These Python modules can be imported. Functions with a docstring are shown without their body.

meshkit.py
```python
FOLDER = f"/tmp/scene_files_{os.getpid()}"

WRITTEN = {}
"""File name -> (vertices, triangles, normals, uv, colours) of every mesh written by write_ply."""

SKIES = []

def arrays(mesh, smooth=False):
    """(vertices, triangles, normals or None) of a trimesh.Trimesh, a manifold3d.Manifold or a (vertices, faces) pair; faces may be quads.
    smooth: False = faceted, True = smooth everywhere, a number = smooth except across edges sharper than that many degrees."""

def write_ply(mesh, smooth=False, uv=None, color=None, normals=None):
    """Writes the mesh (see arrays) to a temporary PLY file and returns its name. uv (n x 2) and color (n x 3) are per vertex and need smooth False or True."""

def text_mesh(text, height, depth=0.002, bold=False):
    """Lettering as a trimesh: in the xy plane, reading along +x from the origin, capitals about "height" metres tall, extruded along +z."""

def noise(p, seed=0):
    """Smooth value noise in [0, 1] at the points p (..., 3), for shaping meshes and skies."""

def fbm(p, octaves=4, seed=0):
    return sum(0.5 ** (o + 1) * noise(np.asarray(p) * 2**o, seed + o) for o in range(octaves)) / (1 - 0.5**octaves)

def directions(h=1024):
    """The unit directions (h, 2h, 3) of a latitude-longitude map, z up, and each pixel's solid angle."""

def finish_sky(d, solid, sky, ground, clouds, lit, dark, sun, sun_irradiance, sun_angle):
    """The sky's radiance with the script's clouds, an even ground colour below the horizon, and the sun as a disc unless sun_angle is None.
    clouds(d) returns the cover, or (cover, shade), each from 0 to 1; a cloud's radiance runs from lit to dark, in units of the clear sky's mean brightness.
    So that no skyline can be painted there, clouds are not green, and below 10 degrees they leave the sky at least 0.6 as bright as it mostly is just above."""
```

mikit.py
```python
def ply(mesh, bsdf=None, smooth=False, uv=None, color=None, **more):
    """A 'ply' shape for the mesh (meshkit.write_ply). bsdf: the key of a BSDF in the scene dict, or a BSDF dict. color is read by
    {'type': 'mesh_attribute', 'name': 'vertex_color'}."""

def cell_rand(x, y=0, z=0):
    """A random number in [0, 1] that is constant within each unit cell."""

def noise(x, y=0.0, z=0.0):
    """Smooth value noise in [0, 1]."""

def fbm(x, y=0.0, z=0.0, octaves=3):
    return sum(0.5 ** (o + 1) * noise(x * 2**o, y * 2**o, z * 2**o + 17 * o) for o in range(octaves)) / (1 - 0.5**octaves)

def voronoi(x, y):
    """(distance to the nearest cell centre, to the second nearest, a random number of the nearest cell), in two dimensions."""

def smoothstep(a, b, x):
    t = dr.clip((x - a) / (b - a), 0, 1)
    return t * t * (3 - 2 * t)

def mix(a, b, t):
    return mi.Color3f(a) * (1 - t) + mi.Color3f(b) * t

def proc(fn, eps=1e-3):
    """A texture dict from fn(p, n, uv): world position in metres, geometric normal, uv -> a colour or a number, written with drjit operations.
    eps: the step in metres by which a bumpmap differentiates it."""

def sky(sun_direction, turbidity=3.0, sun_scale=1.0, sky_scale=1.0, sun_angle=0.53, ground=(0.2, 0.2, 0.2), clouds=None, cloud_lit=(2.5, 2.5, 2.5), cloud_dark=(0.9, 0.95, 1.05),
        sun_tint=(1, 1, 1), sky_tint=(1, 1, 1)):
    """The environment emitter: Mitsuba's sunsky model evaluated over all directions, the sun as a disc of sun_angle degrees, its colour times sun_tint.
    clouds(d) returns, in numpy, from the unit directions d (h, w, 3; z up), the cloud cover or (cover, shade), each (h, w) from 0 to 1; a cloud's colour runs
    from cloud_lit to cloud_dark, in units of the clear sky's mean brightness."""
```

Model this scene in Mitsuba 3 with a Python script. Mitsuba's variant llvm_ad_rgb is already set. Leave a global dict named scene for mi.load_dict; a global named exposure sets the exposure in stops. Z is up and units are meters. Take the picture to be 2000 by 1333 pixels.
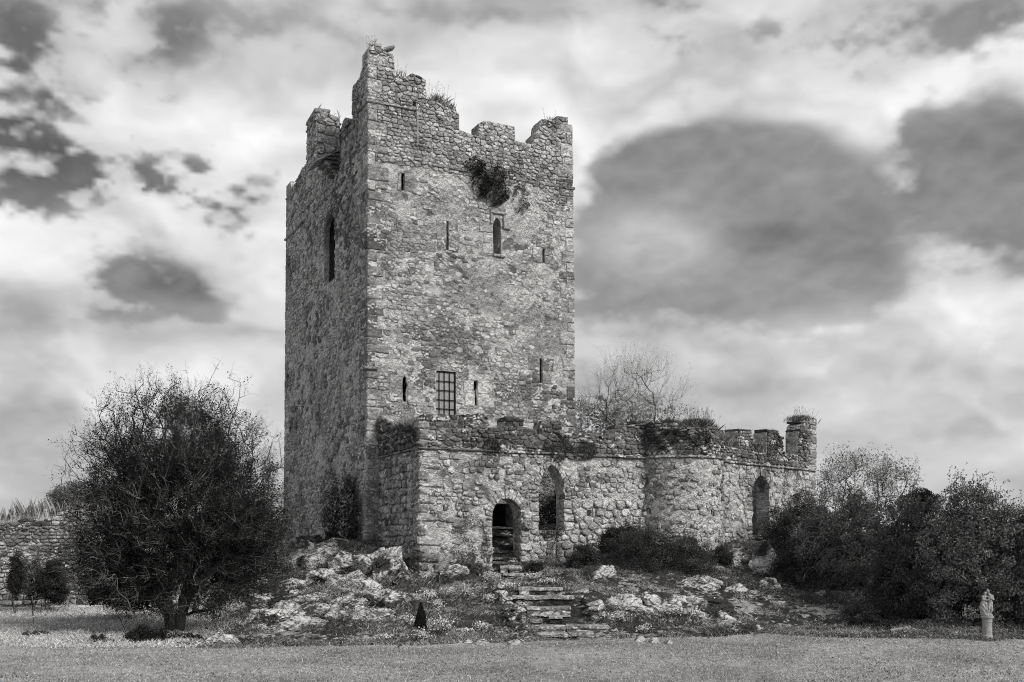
import math, random
import numpy as np, trimesh, shapely, drjit as dr, mitsuba as mi
from shapely.geometry import Polygon, box as sbox
from shapely.ops import unary_union
from scipy.spatial import Voronoi, cKDTree
from scipy.interpolate import RBFInterpolator, RegularGridInterpolator
import mikit, meshkit
from mikit import noise, fbm, smoothstep

T = mi.ScalarTransform4f
# ------------------------------------------------------------------ camera, sky, exposure
EYE, FPX, CX, HY = 2.4, 2124.0, 1000.0, 1078.0       # eye height, focal length and horizon in photograph pixels (2000 x 1333)
exposure = 3.63
scene, labels = {}, {}
scene['camera'] = {'type': 'perspective', 'fov': math.degrees(2 * math.atan(1000 / FPX)), 'fov_axis': 'x', 'near_clip': 0.5, 'far_clip': 4000.0,
                   'principal_point_offset_x': 0.0, 'principal_point_offset_y': (666.5 - HY) / 1333.0,
                   'to_world': T().look_at(origin=[0, 0, EYE], target=[0, 10, EYE], up=[0, 0, 1])}

# clouds: soft banks at (azimuth, elevation, half width, half height in degrees, strength), broken up by noise; the rest is a thin bright overcast
BANKS = [(6.7, 19.2, 1.6, 1.14, 0.8, 0.15), (10.5, 20.2, 1.96, 1.12, 0.85, 0.12), (14.0, 19.6, 1.4, 0.99, 0.8, 0.15), (4.6, 12.6, 1.88, 0.79, 0.5, 0.2), (8.8, 19.2, 2.9, 1.89, 0.9, 0.05), (12.2, 19.0, 3.35, 1.99, 1.0, 0), (5.8, 17.6, 2.0, 1.92, 0.85, 0), (4.3, 16.4, 1.07, 0.9, 0.6, 0.2), 
         (13.2, 16.1, 4.86, 3.03, 1.15, 0), (16.8, 17.5, 1.98, 1.72, 0.9, 0.1), (4.8, 14.7, 2.14, 1.3, 0.7, 0), (8.0, 13.6, 4.5, 1.56, 1.0, 0), (12.7, 13.0, 4.62, 1.41, 1.1, 0), (15.8, 12.7, 3.0, 1.77, 1.1, 0), (15.8, 14.7, 3.25, 2.51, 1.0, 0), (10.7, 14.5, 4.17, 2.05, 0.7, 0), 
         (20.9, 19.7, 0.94, 1.07, 0.7, 0.35), (22.3, 18.3, 2.19, 2.01, 1.1, 0.1), (24.3, 19.3, 1.57, 1.62, 1.0, 0.1), (24.3, 16.9, 3.14, 2.59, 1.2, 0), (23.0, 16.4, 2.06, 1.19, 0.9, 0.1), (25.0, 14.3, 1.99, 1.42, 0.7, 0), (21.8, 8.4, 4.65, 1.11, 0.42, 0), (24.1, 9.2, 3.15, 1.22, 0.4, 0), 
         (24.3, 24.2, 2.91, 0.9, 0.8, 0.2), (20.6, 25.2, 3.07, 0.8, 0.7, 0.2), (15.8, 25.2, 3.0, 0.82, 0.42, 0.3), (10.1, 25.1, 3.14, 0.58, 0.45, 0.3), (7.8, 26.6, 2.12, 0.48, 0.7, 0.3), (22.0, 23.5, 3.71, 1.6, 0.38, 0.1), (-24.1, 24.3, 1.57, 1.12, 1.05, 0.5), (-23.4, 23.4, 1.14, 0.68, 0.9, 0.6), 
         (-24.8, 22.9, 0.89, 0.9, 0.8, 0.6), (-24.3, 22.3, 1.12, 0.41, 0.6, 0.6), (-23.9, 20.2, 1.8, 1.39, 1.15, 0.4), (-23.0, 20.1, 1.6, 0.82, 1.0, 0.5), (-22.2, 21.6, 1.04, 0.51, 0.7, 0.6), (-24.9, 19.0, 1.11, 1.39, 1.0, 0.4), (-24.3, 17.9, 1.68, 0.84, 1.1, 0.5), (-23.2, 16.8, 2.28, 0.81, 1.15, 0.35), 
         (-21.1, 18.4, 2.11, 0.96, 0.75, 0.8), (-19.4, 18.6, 2.16, 0.82, 0.75, 0.9), (-17.5, 18.2, 1.96, 0.64, 0.6, 1.0), (-19.9, 17.5, 2.86, 0.53, 0.55, 0.9), (-16.0, 19.2, 1.0, 0.73, 0.45, 1.1), (-17.3, 19.3, 1.48, 0.39, 0.4, 1.0), (-21.8, 18.8, 1.16, 0.47, 0.6, 0.8), (-24.8, 16.2, 1.33, 0.59, 0.7, 0.4), 
         (-17.6, 23.8, 0.98, 0.94, 0.9, 0.4), (-19.1, 22.9, 1.32, 0.47, 0.85, 0.3), (-17.0, 24.6, 1.23, 0.59, 0.5, 0.4), (-15.0, 25.5, 5.54, 1.06, 0.42, 0.1), (-18.2, 25.4, 2.92, 0.93, 0.35, 0.2), (-12.7, 24.0, 3.85, 0.96, 0.2, 0.1), (-14.1, 17.3, 1.07, 0.75, 0.75, 0.7), (-13.2, 17.9, 1.15, 0.75, 0.75, 0.6), 
         (-15.0, 16.5, 0.6, 0.5, 0.75, 0.6), (-19.3, 13.1, 1.8, 1.36, 0.95, 0.3), (-17.3, 13.1, 2.21, 1.51, 1.15, 0.15), (-20.4, 12.2, 1.3, 0.87, 0.7, 0.4), (-18.2, 12.1, 2.92, 0.85, 1.0, 0.2), (-16.0, 12.5, 1.5, 1.14, 0.6, 0.3), (-24.8, 10.8, 1.45, 1.44, 1.15, 0.2), (-23.9, 10.1, 1.35, 0.85, 0.9, 0.3), 
         (-24.8, 8.2, 1.56, 1.45, 0.95, 0.3), (-23.2, 9.5, 1.14, 1.22, 0.45, 0.4), (-24.5, 6.8, 1.34, 0.97, 0.55, 0.3), (-8.0, 26.3, 6.88, 1.08, 0.3, 0.1), (-1.1, 26.4, 4.31, 0.72, 0.32, 0.2), (13.2, 23.9, 6.65, 0.72, 0.2, 0.1)]


def clouds(d):
    az, el = np.degrees(np.arctan2(d[..., 0], d[..., 1])), np.degrees(np.arcsin(np.clip(d[..., 2], -1, 1)))
    warp, warp2 = meshkit.fbm(d * 12, 4, 3) - .5, meshkit.fbm(d * 12 + 40, 4, 8) - .5
    fine = meshkit.fbm(d * np.array([34, 34, 52]), 5, 21) - .5 + .45 * (meshkit.fbm(d * np.array([90, 90, 130]), 3, 61) - .5)
    q = d / (np.maximum(d[..., 2:], 0) + 0.22) * [1, 1, 0]
    mid = meshkit.fbm(d * np.array([15, 15, 22]) + 7, 5, 77) - .5
    soft, rough = np.zeros(az.shape), np.zeros(az.shape)
    near = (np.abs(az) < 36) & (el < 36)
    a, e = (az + 1.8 * warp + 1.0 * fine)[near], (el + 1.5 * warp2 + 1.0 * fine)[near]
    fn = fine[near]
    s_, r_ = np.zeros(a.shape), np.zeros(a.shape)
    for (ca, ce, wa, we, s, ro) in BANKS:
        g = s * np.exp(-(((a - ca) / (wa * 1.12)) ** 2 + ((e - ce) / (we * 1.12)) ** 2) ** 1.0)
        s_ += g
        r_ += g * ro
    ro = r_ / np.maximum(s_, .05)
    s_ = 1.5 * (1 - np.exp(-s_ / 1.1))
    f = s_ + (.8 + 4.2 * ro) * fn + .25 * mid[near]
    t = np.clip((f - .40) / (.60 + .45 * ro), 0, 1)
    halo = np.zeros(az.shape)
    halo[near] = np.clip(s_, 0, 1)
    soft[near] = t * t * (3 - 2 * t) * np.clip(.62 + .38 * s_, .5, 1)
    rough[near] = ro * np.clip(s_, 0, 1)
    far = np.clip((meshkit.fbm(q * 2.2 + 3, 5, 5) + .3 * fine - .5) * 4.2, 0, 1)
    w = np.clip(np.maximum((np.abs(az) - 28) / 8, (el - 29) / 7), 0, 1)
    bank = soft * (1 - w) + far * w
    wide = halo * (1 - w)
    bank = bank * np.clip((el - 9.6) / 3.4, .10, 1)
    st = meshkit.fbm(np.stack([az / 9.0, el / 2.8, az * 0], -1) + warp[..., None] * 1.6, 5, 12)
    st2 = meshkit.fbm(np.stack([az / 2.6, el / 1.0, az * 0], -1) + warp2[..., None] * 2.4, 5, 31)
    # a bright break in the cloud round the tower top, duller towards the zenith and the horizon
    thin = .44 + .75 * (st - .5) + .26 * (st2 - .5) + .10 * np.clip((el - 22) / 5, 0, 1) + .12 * np.clip((12 - el) / 8, 0, 1) - .20 * np.exp(-((el - 19.5) / 3.6) ** 2)
    thin = np.clip(thin + .17 * wide * np.clip((el - 9.6) / 3.4, .10, 1), .03, .75)
    glow = np.exp(-((az - 7.4 + 2 * warp) / 3.2) ** 2 - ((el - 15.6 + 2 * warp2) / 1.5) ** 2)
    body = .84 + .22 * np.clip(rough, 0, .6) - .22 * mid - .16 * fine - .33 * glow
    shade = thin + (np.maximum(body, thin) - thin) * bank
    return np.ones(az.shape), np.clip(shade, 0, 1)

scene['sky'] = mikit.sky([0.62, -0.52, 0.52], turbidity=3, sun_scale=0.25, sun_angle=26, clouds=clouds, cloud_lit=(1.12, 1.12, 1.12), cloud_dark=(.10, .10, .10), ground=(.2, .2, .2), sun_tint=(.80, .98, 1.38))

# ------------------------------------------------------------------ materials (the photograph is black and white: every colour is a grey)


def G(v):
    return mi.Color3f(v)


def c_stone(p, n, uv):                    # uv.x: the stone's own tone
    g = fbm(p.x * 7, p.y * 7, p.z * 7, 3)
    sp = noise(p.x * 31, p.y * 31, p.z * 31)
    sp2 = noise(p.x * 15 + 9, p.y * 15, p.z * 15)
    big = fbm(p.x * .55 + 3, p.y * .55, p.z * .55, 3)
    v = .09 + .44 * uv.x
    v = v * (.4 + 1.2 * g) * (.4 + 1.2 * sp) * (.55 + .9 * sp2)
    v = v * (1 - .5 * smoothstep(.48, .66, big))
    lich = smoothstep(.60, .70, .62 * fbm(p.x * 2.9, p.y * 2.9, p.z * 2.9, 2) + .38 * sp2)
    v = v + (.62 - v) * lich * .8
    return G(dr.clip(v, .025, .75))


def b_stone(p, n, uv):
    return .6 * fbm(p.x * 9, p.y * 9, p.z * 9, 3) + .4 * noise(p.x * 34, p.y * 34, p.z * 34)


def c_mortar(p, n, uv):
    g = fbm(p.x * 6, p.y * 6, p.z * 7, 3)
    sp = noise(p.x * 24, p.y * 24, p.z * 30)
    sp2 = noise(p.x * 47 + 5, p.y * 47, p.z * 47)
    big = fbm(p.x * .6 + 8, p.y * .6, p.z * .6, 3)
    v = .47 * (.35 + 1.25 * g) * (.3 + 1.3 * sp) * (.55 + .9 * sp2)
    v = v * (1 - .38 * smoothstep(.48, .66, big))
    v = v * (1 - .55 * smoothstep(.60, .70, fbm(p.x * 2.1, p.y * 2.1, p.z * 2.1 + 4, 3)))      # dark lichen
    v = v + (.7 - v) * .8 * smoothstep(.80, .86, noise(p.x * 5.5 + 3, p.y * 5.5, p.z * 5.5))     # white lichen
    return G(dr.clip(v, .02, .72))


def c_rock(p, n, uv):
    g = fbm(p.x * 4, p.y * 4, p.z * 6, 4)
    sp = noise(p.x * 22, p.y * 22, p.z * 30)
    moss = smoothstep(.47, .56, fbm(p.x * 1.5 + 5, p.y * 1.5, p.z * 1.5, 3) + .16 * (sp - .5) + .12 * (n.z - .5) + .25 * (uv.x - .5))
    crack = 1 - .75 * smoothstep(.06, .0, dr.abs(fbm(p.x * 2.6, p.y * 2.6, p.z * 5 - p.x * 3, 3) - .5))
    v = (.50 * (.45 + 1.1 * g)) * (.7 + .6 * sp) * crack
    v = v + (.045 - v) * moss
    return G(dr.clip(v, .02, .7))


def b_rock(p, n, uv):
    return fbm(p.x * 6, p.y * 6, p.z * 11, 4)


def c_lawn(p, n, uv):
    a = fbm(p.x * .5, p.y * .5, 0, 3)
    b = fbm(p.x * 7, p.y * 7, 3, 3)
    return G(.28 * (.4 + 1.2 * a) * (.4 + 1.2 * b))


def c_mound(p, n, uv):
    a = fbm(p.x * .8, p.y * .8, p.z * .8, 3)
    b = fbm(p.x * 8, p.y * 8, p.z * 8, 3)
    v = .05 + .22 * smoothstep(.5, .72, a + .9 * (b - .5))
    return G(v * (.2 + 1.6 * b) * (.4 + 1.2 * noise(p.x * 33, p.y * 33, p.z * 33)))


def c_rough(p, n, uv):
    a = fbm(p.x * .9, p.y * .9, 1, 3)
    b = fbm(p.x * 9, p.y * 9, 2, 3)
    return G(.42 * (.4 + 1.1 * a) * (.4 + 1.2 * b))


def c_tone(p, n, uv):                     # leaves, grass blades, twigs: the piece's own tone
    return G(uv.x)


def c_bark(p, n, uv):
    return G(uv.x * (.5 + 1.0 * fbm(p.x * 14, p.y * 14, p.z * 4, 2)))


def c_statue(p, n, uv):
    return G(.29 * (.5 + fbm(p.x * 25, p.y * 25, p.z * 25, 3)))


def diffuse(fn, bump=None, scale=0.01, eps=4e-3):
    b = {'type': 'diffuse', 'reflectance': mikit.proc(fn)}
    if bump:
        b = {'type': 'bumpmap', 'relief': mikit.proc(bump, eps), 'scale': scale, 'bsdf': b}
    return {'type': 'twosided', 'bsdf': b}


scene['stone'] = diffuse(c_stone, b_stone, .05)
scene['mortar'] = diffuse(c_mortar, b_stone, .11)
scene['limestone'] = diffuse(c_rock, b_rock, .09)
scene['lawn_turf'] = diffuse(c_lawn)
scene['mound_soil'] = diffuse(c_mound, b_stone, .12)
scene['rough_turf'] = diffuse(c_rough, b_stone, .08)
scene['leaf'] = diffuse(c_tone)
scene['bark'] = diffuse(c_bark)
scene['statue_stone'] = diffuse(c_statue)
scene['iron'] = {'type': 'twosided', 'bsdf': {'type': 'diffuse', 'reflectance': {'type': 'rgb', 'value': .02}}}
scene['pane_glass'] = {'type': 'twosided', 'bsdf': {'type': 'principled', 'base_color': {'type': 'rgb', 'value': .22}, 'roughness': .25, 'specular': .6}}

# ------------------------------------------------------------------ helpers
used = {}


def key(name):
    n = used.get(name, 0)
    used[name] = n + 1
    return name if n == 0 else f'{name}_{n:03d}'


def add(name, mesh, bsdf, parent=None, smooth=False, uv=None, tone=None):
    k = key(f'{parent}__{name}' if parent else name)
    if tone is not None:
        nv = len(mesh.vertices) if hasattr(mesh, 'vertices') else len(mesh[0])
        uv = np.tile([tone, .5], (nv, 1))
    scene[k] = mikit.ply(mesh, bsdf, smooth, uv=uv)
    return k


def tag(k, label=None, cat=None, group=None, kind=None):
    e = {}
    for a, b in (('label', label), ('category', cat), ('group', group), ('kind', kind)):
        if b:
            e[a] = b
    labels[k] = {**labels.get(k, {}), **e}
    return k


def thing(name, label, cat, group=None):
    return tag(key(name), label, cat, group)


def join(items):
    """(vertices, faces, uv) pieces as one"""
    at = np.cumsum([0] + [len(i[0]) for i in items])
    return np.vstack([i[0] for i in items]), np.vstack([np.asarray(i[1]) + a for i, a in zip(items, at)]), np.vstack([i[2] for i in items])


def add_joined(name, items, bsdf, parent=None, smooth=False):
    v, f, uv = join(items)
    return add(name, (v, f), bsdf, parent, smooth, uv=uv)


def pt(px, py, Y):
    return np.array([(px - CX) / FPX * Y, Y, EYE - (py - HY) / FPX * Y])


RD, LD = np.array([.9005, .4347]), np.array([-.4347, .9005])          # along the tower's entrance side, along its side to the left
NF, NL = np.array([.4347, -.9005]), np.array([-.9005, -.4347])
TC = np.array([-5.709, 43.0])
TAXIS = TC + RD * 4.66 + LD * 6.6


def taper(p):
    p = np.array(p, float)
    s = 1 + .0013 * (12.0 - p[:, 2])
    p[:, :2] = TAXIS + (p[:, :2] - TAXIS) * s[:, None]
    return p


class Flat:
    def __init__(self, o, u, n, warp=None):
        self.o, self.u, self.n, self.warp = np.array(o, float), np.array(u, float), np.array(n, float), warp

    def pos(self, q):
        q = np.asarray(q, float)
        xy = self.o + q[:, :1] * self.u + q[:, 2:3] * self.n
        p = np.column_stack([xy, q[:, 1]])
        return self.warp(p) if self.warp else p

    def at(self, px, py):
        r = np.array([(px - CX) / FPX, 1.0])
        s = (self.o @ self.n) / (r @ self.n)
        return float((r * s - self.o) @ self.u), EYE - (py - HY) / FPX * s

    curved = False


class Arc:
    curved = True

    def __init__(self, c, r, a0, a1):
        self.c, self.r, self.a0, self.len = np.array(c, float), r, a0, (a1 - a0) * r

    def pos(self, q):
        q = np.asarray(q, float)
        a, r = self.a0 + q[:, 0] / self.r, self.r + q[:, 2]
        return np.column_stack([self.c[0] + r * np.cos(a), self.c[1] + r * np.sin(a), q[:, 1]])

    def at(self, px, py):
        d = np.array([(px - CX) / FPX, 1.0])
        b, c = d @ self.c, self.c @ self.c - self.r ** 2
        disc = max(b * b - (d @ d) * c, 0)
        s = (b - math.sqrt(disc)) / (d @ d)
        p = d * s - self.c
        a = math.atan2(p[1], p[0])
        while a < self.a0 - .5:
            a += 2 * math.pi
        return (a - self.a0) * self.r, EYE - (py - HY) / FPX * s


def slab(fr, region, d0, d1):
    """region (u, z) of a frame, as a solid from depth d0 to d1"""
    out = []
    polys = [region]
    if fr.curved:
        u0, _, u1, _ = region.bounds
        cuts = np.linspace(u0, u1, max(2, int((u1 - u0) / .2)) + 1)
        polys = [region.intersection(sbox(a, -50, b, 50)) for a, b in zip(cuts[:-1], cuts[1:])]
    for P in polys:
        for g in getattr(P, 'geoms', [P]):
            if g.geom_type == 'Polygon' and g.area > 1e-4:
                m = trimesh.creation.extrude_polygon(g, d1 - d0, engine='earcut')
                q = np.array(m.vertices)
                q[:, 2] += d0
                out.append((fr.pos(q), np.array(m.faces), np.tile([.45, .5], (len(q), 1))))
    return out


def poly(fr, pts, base=None):
    q = [fr.at(*p) for p in pts]
    if base is not None:
        q = q + [(q[-1][0], base), (q[0][0], base)]
    return Polygon(q).buffer(0)


def rect_px(fr, x0, y0, x1, y1):
    (a, b), (c, d) = fr.at(x0, y0), fr.at(x1, y1)
    y = (y0 + y1) / 2
    return sbox(min(a, c), min(b, d), max(a, c), max(b, d))


def cells(region, rng, cw, ch, gap, rowvar=.4, jit=.45):
    u0, z0, u1, z1 = region.bounds
    pts, v = [], z0 - ch
    while v < z1 + ch:
        h = ch * rng.uniform(1 - rowvar, 1 + rowvar * 1.5)
        u = u0 - cw * rng.uniform(.3, 1.5)
        while u < u1 + cw * 1.2:
            w = cw * float(np.clip(np.exp(rng.normal(0, .45)), .4, 2.4))
            pts.append((u + w / 2, v + h / 2 + jit * h * (rng.random() - .5)))
            u += w
        v += h
    P = np.array(pts)
    k = ch / cw * 1.15
    vo = Voronoi(P * [k, 1])
    polys = []
    for r in vo.point_region:
        reg = vo.regions[r]
        if reg and -1 not in reg:
            polys.append(Polygon(vo.vertices[reg] / [k, 1]))
    polys = np.array(polys, object)
    polys = polys[shapely.intersects(polys, region)]
    inside = shapely.contains_properly(region, polys)
    cut = polys.copy()
    cut[~inside] = shapely.intersection(polys[~inside], region)
    cut = shapely.buffer(cut, -gap, quad_segs=1)
    r = min(cw, ch) * .16
    cut = shapely.simplify(shapely.buffer(shapely.buffer(cut, -r, quad_segs=1), r, quad_segs=1), ch * .05)
    out = []
    for g in cut:
        for h in getattr(g, 'geoms', [g]):
            if h.geom_type == 'Polygon' and h.area > cw * ch * .08:
                out.append(np.array(h.exterior.coords)[:-1])
    return out


def stone_piece(fr, ring, h, rng, tone, d0=-.07, pillow=.84):
    n = len(ring)
    c = ring.mean(0)
    ring = ring[::-1] if np.sum(ring[:, 0] * np.roll(ring[:, 1], -1) - np.roll(ring[:, 0], -1) * ring[:, 1]) < 0 else ring
    tilt = rng.normal(0, .35 * h, 2) / (np.ptp(ring, 0) + .01)

    def lift(q, d):
        return np.column_stack([q, d + (q - c) @ tilt])
    q = np.vstack([np.column_stack([ring, np.full(n, d0)]), lift(c + (ring - c) * .98, h * rng.uniform(.35, .75, n)),
                   lift(c + (ring - c) * pillow * rng.uniform(.9, 1.1, (n, 1)), h * rng.uniform(.8, 1.15, n)), lift(c[None], np.array([h * rng.uniform(.9, 1.2)]))])
    i = np.arange(n)
    j = (i + 1) % n
    f = [np.column_stack([i + a, j + a, j + a + n]) for a in (0, n)] + [np.column_stack([i + a, j + a + n, i + a + n]) for a in (0, n)] + [np.column_stack([i + 2 * n, j + 2 * n, np.full(n, 3 * n)])]
    return fr.pos(q), np.vstack(f), np.tile([tone, rng.random()], (len(q), 1))


def facing(fr, region, rng, cw, ch, gap, h, tone=(.5, .22), keep=None, see=1.0, relief=None):
    """stones covering the region: [(score, piece)]"""
    out = []
    for ring in cells(region, rng, cw, ch, gap):
        c = ring.mean(0)
        if keep and rng.random() > keep(c):
            continue
        hh = h * rng.uniform(.35, 1.5) * (relief(c) if relief else 1)
        t = float(np.clip(rng.normal(*(tone(c) if callable(tone) else tone)), .02, 1.0))
        out.append((np.ptp(ring[:, 0]) * np.ptp(ring[:, 1]) * see, stone_piece(fr, ring, hh, rng, t)))
    return out


def chamfer_box(lo, hi, c, rng=None, jit=0.0):
    lo, hi = np.array(lo, float), np.array(hi, float)
    c = min(c, *(.3 * (hi - lo)))
    pts = []
    for sx in (0, 1):
        for sy in (0, 1):
            for sz in (0, 1):
                p = np.where([sx, sy, sz], hi, lo)
                inn = np.where([sx, sy, sz], -c, c)
                o = rng.normal(0, jit, 3) if rng is not None else 0
                for ax in range(3):
                    q = p + inn + o
                    q[ax] = p[ax] + (o[ax] if rng is not None else 0)
                    pts.append(q)
    m = trimesh.convex.convex_hull(np.array(pts))
    return np.array(m.vertices), np.array(m.faces)


def block(fr, u0, u1, z0, z1, d0, d1, rng, tone, c=.02, jit=.008):
    v, f = chamfer_box((u0, z0, d0), (u1, z1, d1), c, rng, jit)
    return fr.pos(v), f[:, ::-1], np.tile([tone, rng.random()], (len(v), 1))


def put_pieces(parent, name, pieces, bsdf='stone', most=300, rest='rubble', smooth=True):
    pieces.sort(key=lambda x: -x[0])
    for s, p in pieces[:most]:
        add(name, p[:2], bsdf, parent, smooth, uv=p[2])
    if pieces[most:]:
        tag(add_joined(rest, [p for s, p in pieces[most:]], bsdf, parent, smooth), kind='stuff')


def ngauss(rng, m, s, lo=.02, hi=1.0):
    return float(np.clip(rng.normal(m, s), lo, hi))


# ------------------------------------------------------------------ the ground
GP = []
for x in (-40, -30, -20, -14, -8, -4, 0, 4, 8, 14, 20, 30, 40):
    for y in (8, 14, 20, 25):
        GP.append((x, y, 0))
    GP.append((x, 27.0, 0.0))
GP += [(-30, 35, 0), (-20, 32, 0), (-20, 38, .02), (-14, 33, .02), (-14, 39, .05), (-10, 31, .03), (-9.2, 35, .1), (-20, 45, .08), (-14, 45, .15), (-30, 45, .1), (-9.5, 41, .55), (-9, 46, 1.6),
       (-7.6, 30.3, 0), (-5.3, 28.3, .02), (-2.6, 28, .02), (0, 28.8, .02), (3.5, 29.4, .02), (5.6, 30, .02), (8.7, 33, .03), (11, 31.4, .02), (14, 29.6, .02), (20, 29.6, .05)]
for px, py, Y in [(600, 1180, 34), (560, 1100, 42), (640, 1062, 46), (600, 1052, 52), (720, 1062, 42.4), (720, 1150, 36), (720, 1200, 31.5), (780, 1122, 38.8), (820, 1138, 38.8), (820, 1190, 33), (900, 1140, 39.0),
                  (900, 1180, 34), (950, 1125, 39.6), (990, 1109, 39.9), (1000, 1130, 37.5), (1060, 1152, 33.9), (1040, 1114, 40.0), (1130, 1100, 41.5), (1150, 1130, 37), (1200, 1072, 40), (1250, 1062, 40.5), (1320, 1080, 41),
                  (1380, 1100, 41.2), (1410, 1078, 43.2), (1486, 1062, 45.8), (1500, 1110, 42), (1600, 1130, 40), (1600, 1190, 35), (1700, 1190, 35.5), (1250, 1170, 35), (1400, 1150, 37), (1400, 1200, 33), (1250, 1212, 31.5),
                  (1150, 1170, 33), (1650, 1040, 47), (1800, 1060, 44), (2000, 1100, 40), (1140, 1225, 31)]:
    GP.append(tuple(pt(px, py, Y)))
GP += [(-25, 62, 1.2), (25, 60, 3), (0, 72, 3), (-12, 64, 2.4), (5, 56, 3.3), (-1, 47.6, 3.35), (2.5, 46, 3.3), (0.5, 44.5, 3.3), (9, 50, 3.3), (12.5, 52, 3.2), (6, 48, 3.3), (25, 75, 3), (-25, 80, 2), (35, 45, 2.5), (40, 60, 3)]
GP = np.array(GP)
_rbf = RBFInterpolator(GP[:, :2], GP[:, 2], kernel='linear', smoothing=.02)
_gx, _gy = np.arange(-42, 44.1, .5), np.arange(6, 84.1, .5)
_gz = _rbf(np.stack(np.meshgrid(_gx, _gy, indexing='ij'), -1).reshape(-1, 2)).reshape(len(_gx), len(_gy))
_gi = RegularGridInterpolator((_gx, _gy), _gz, bounds_error=False, fill_value=None)


def lawn_edge(x):
    x = np.asarray(x, float)
    e = np.interp(x, [-60, -20, -11, -7.5, -5.3, -2.6, 0, 1.0, 2.6, 5.6, 7.4, 9, 11, 14, 60], [27.1, 27.1, 27.2, 27.1, 27.5, 27.7, 28.5, 29.0, 29.3, 30.1, 31.0, 30.6, 30.2, 29.5, 29.5])
    return e + .25 * (meshkit.fbm(np.stack([x * .9, x * 0, x * 0], -1), 3, 4) - .5)


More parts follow.
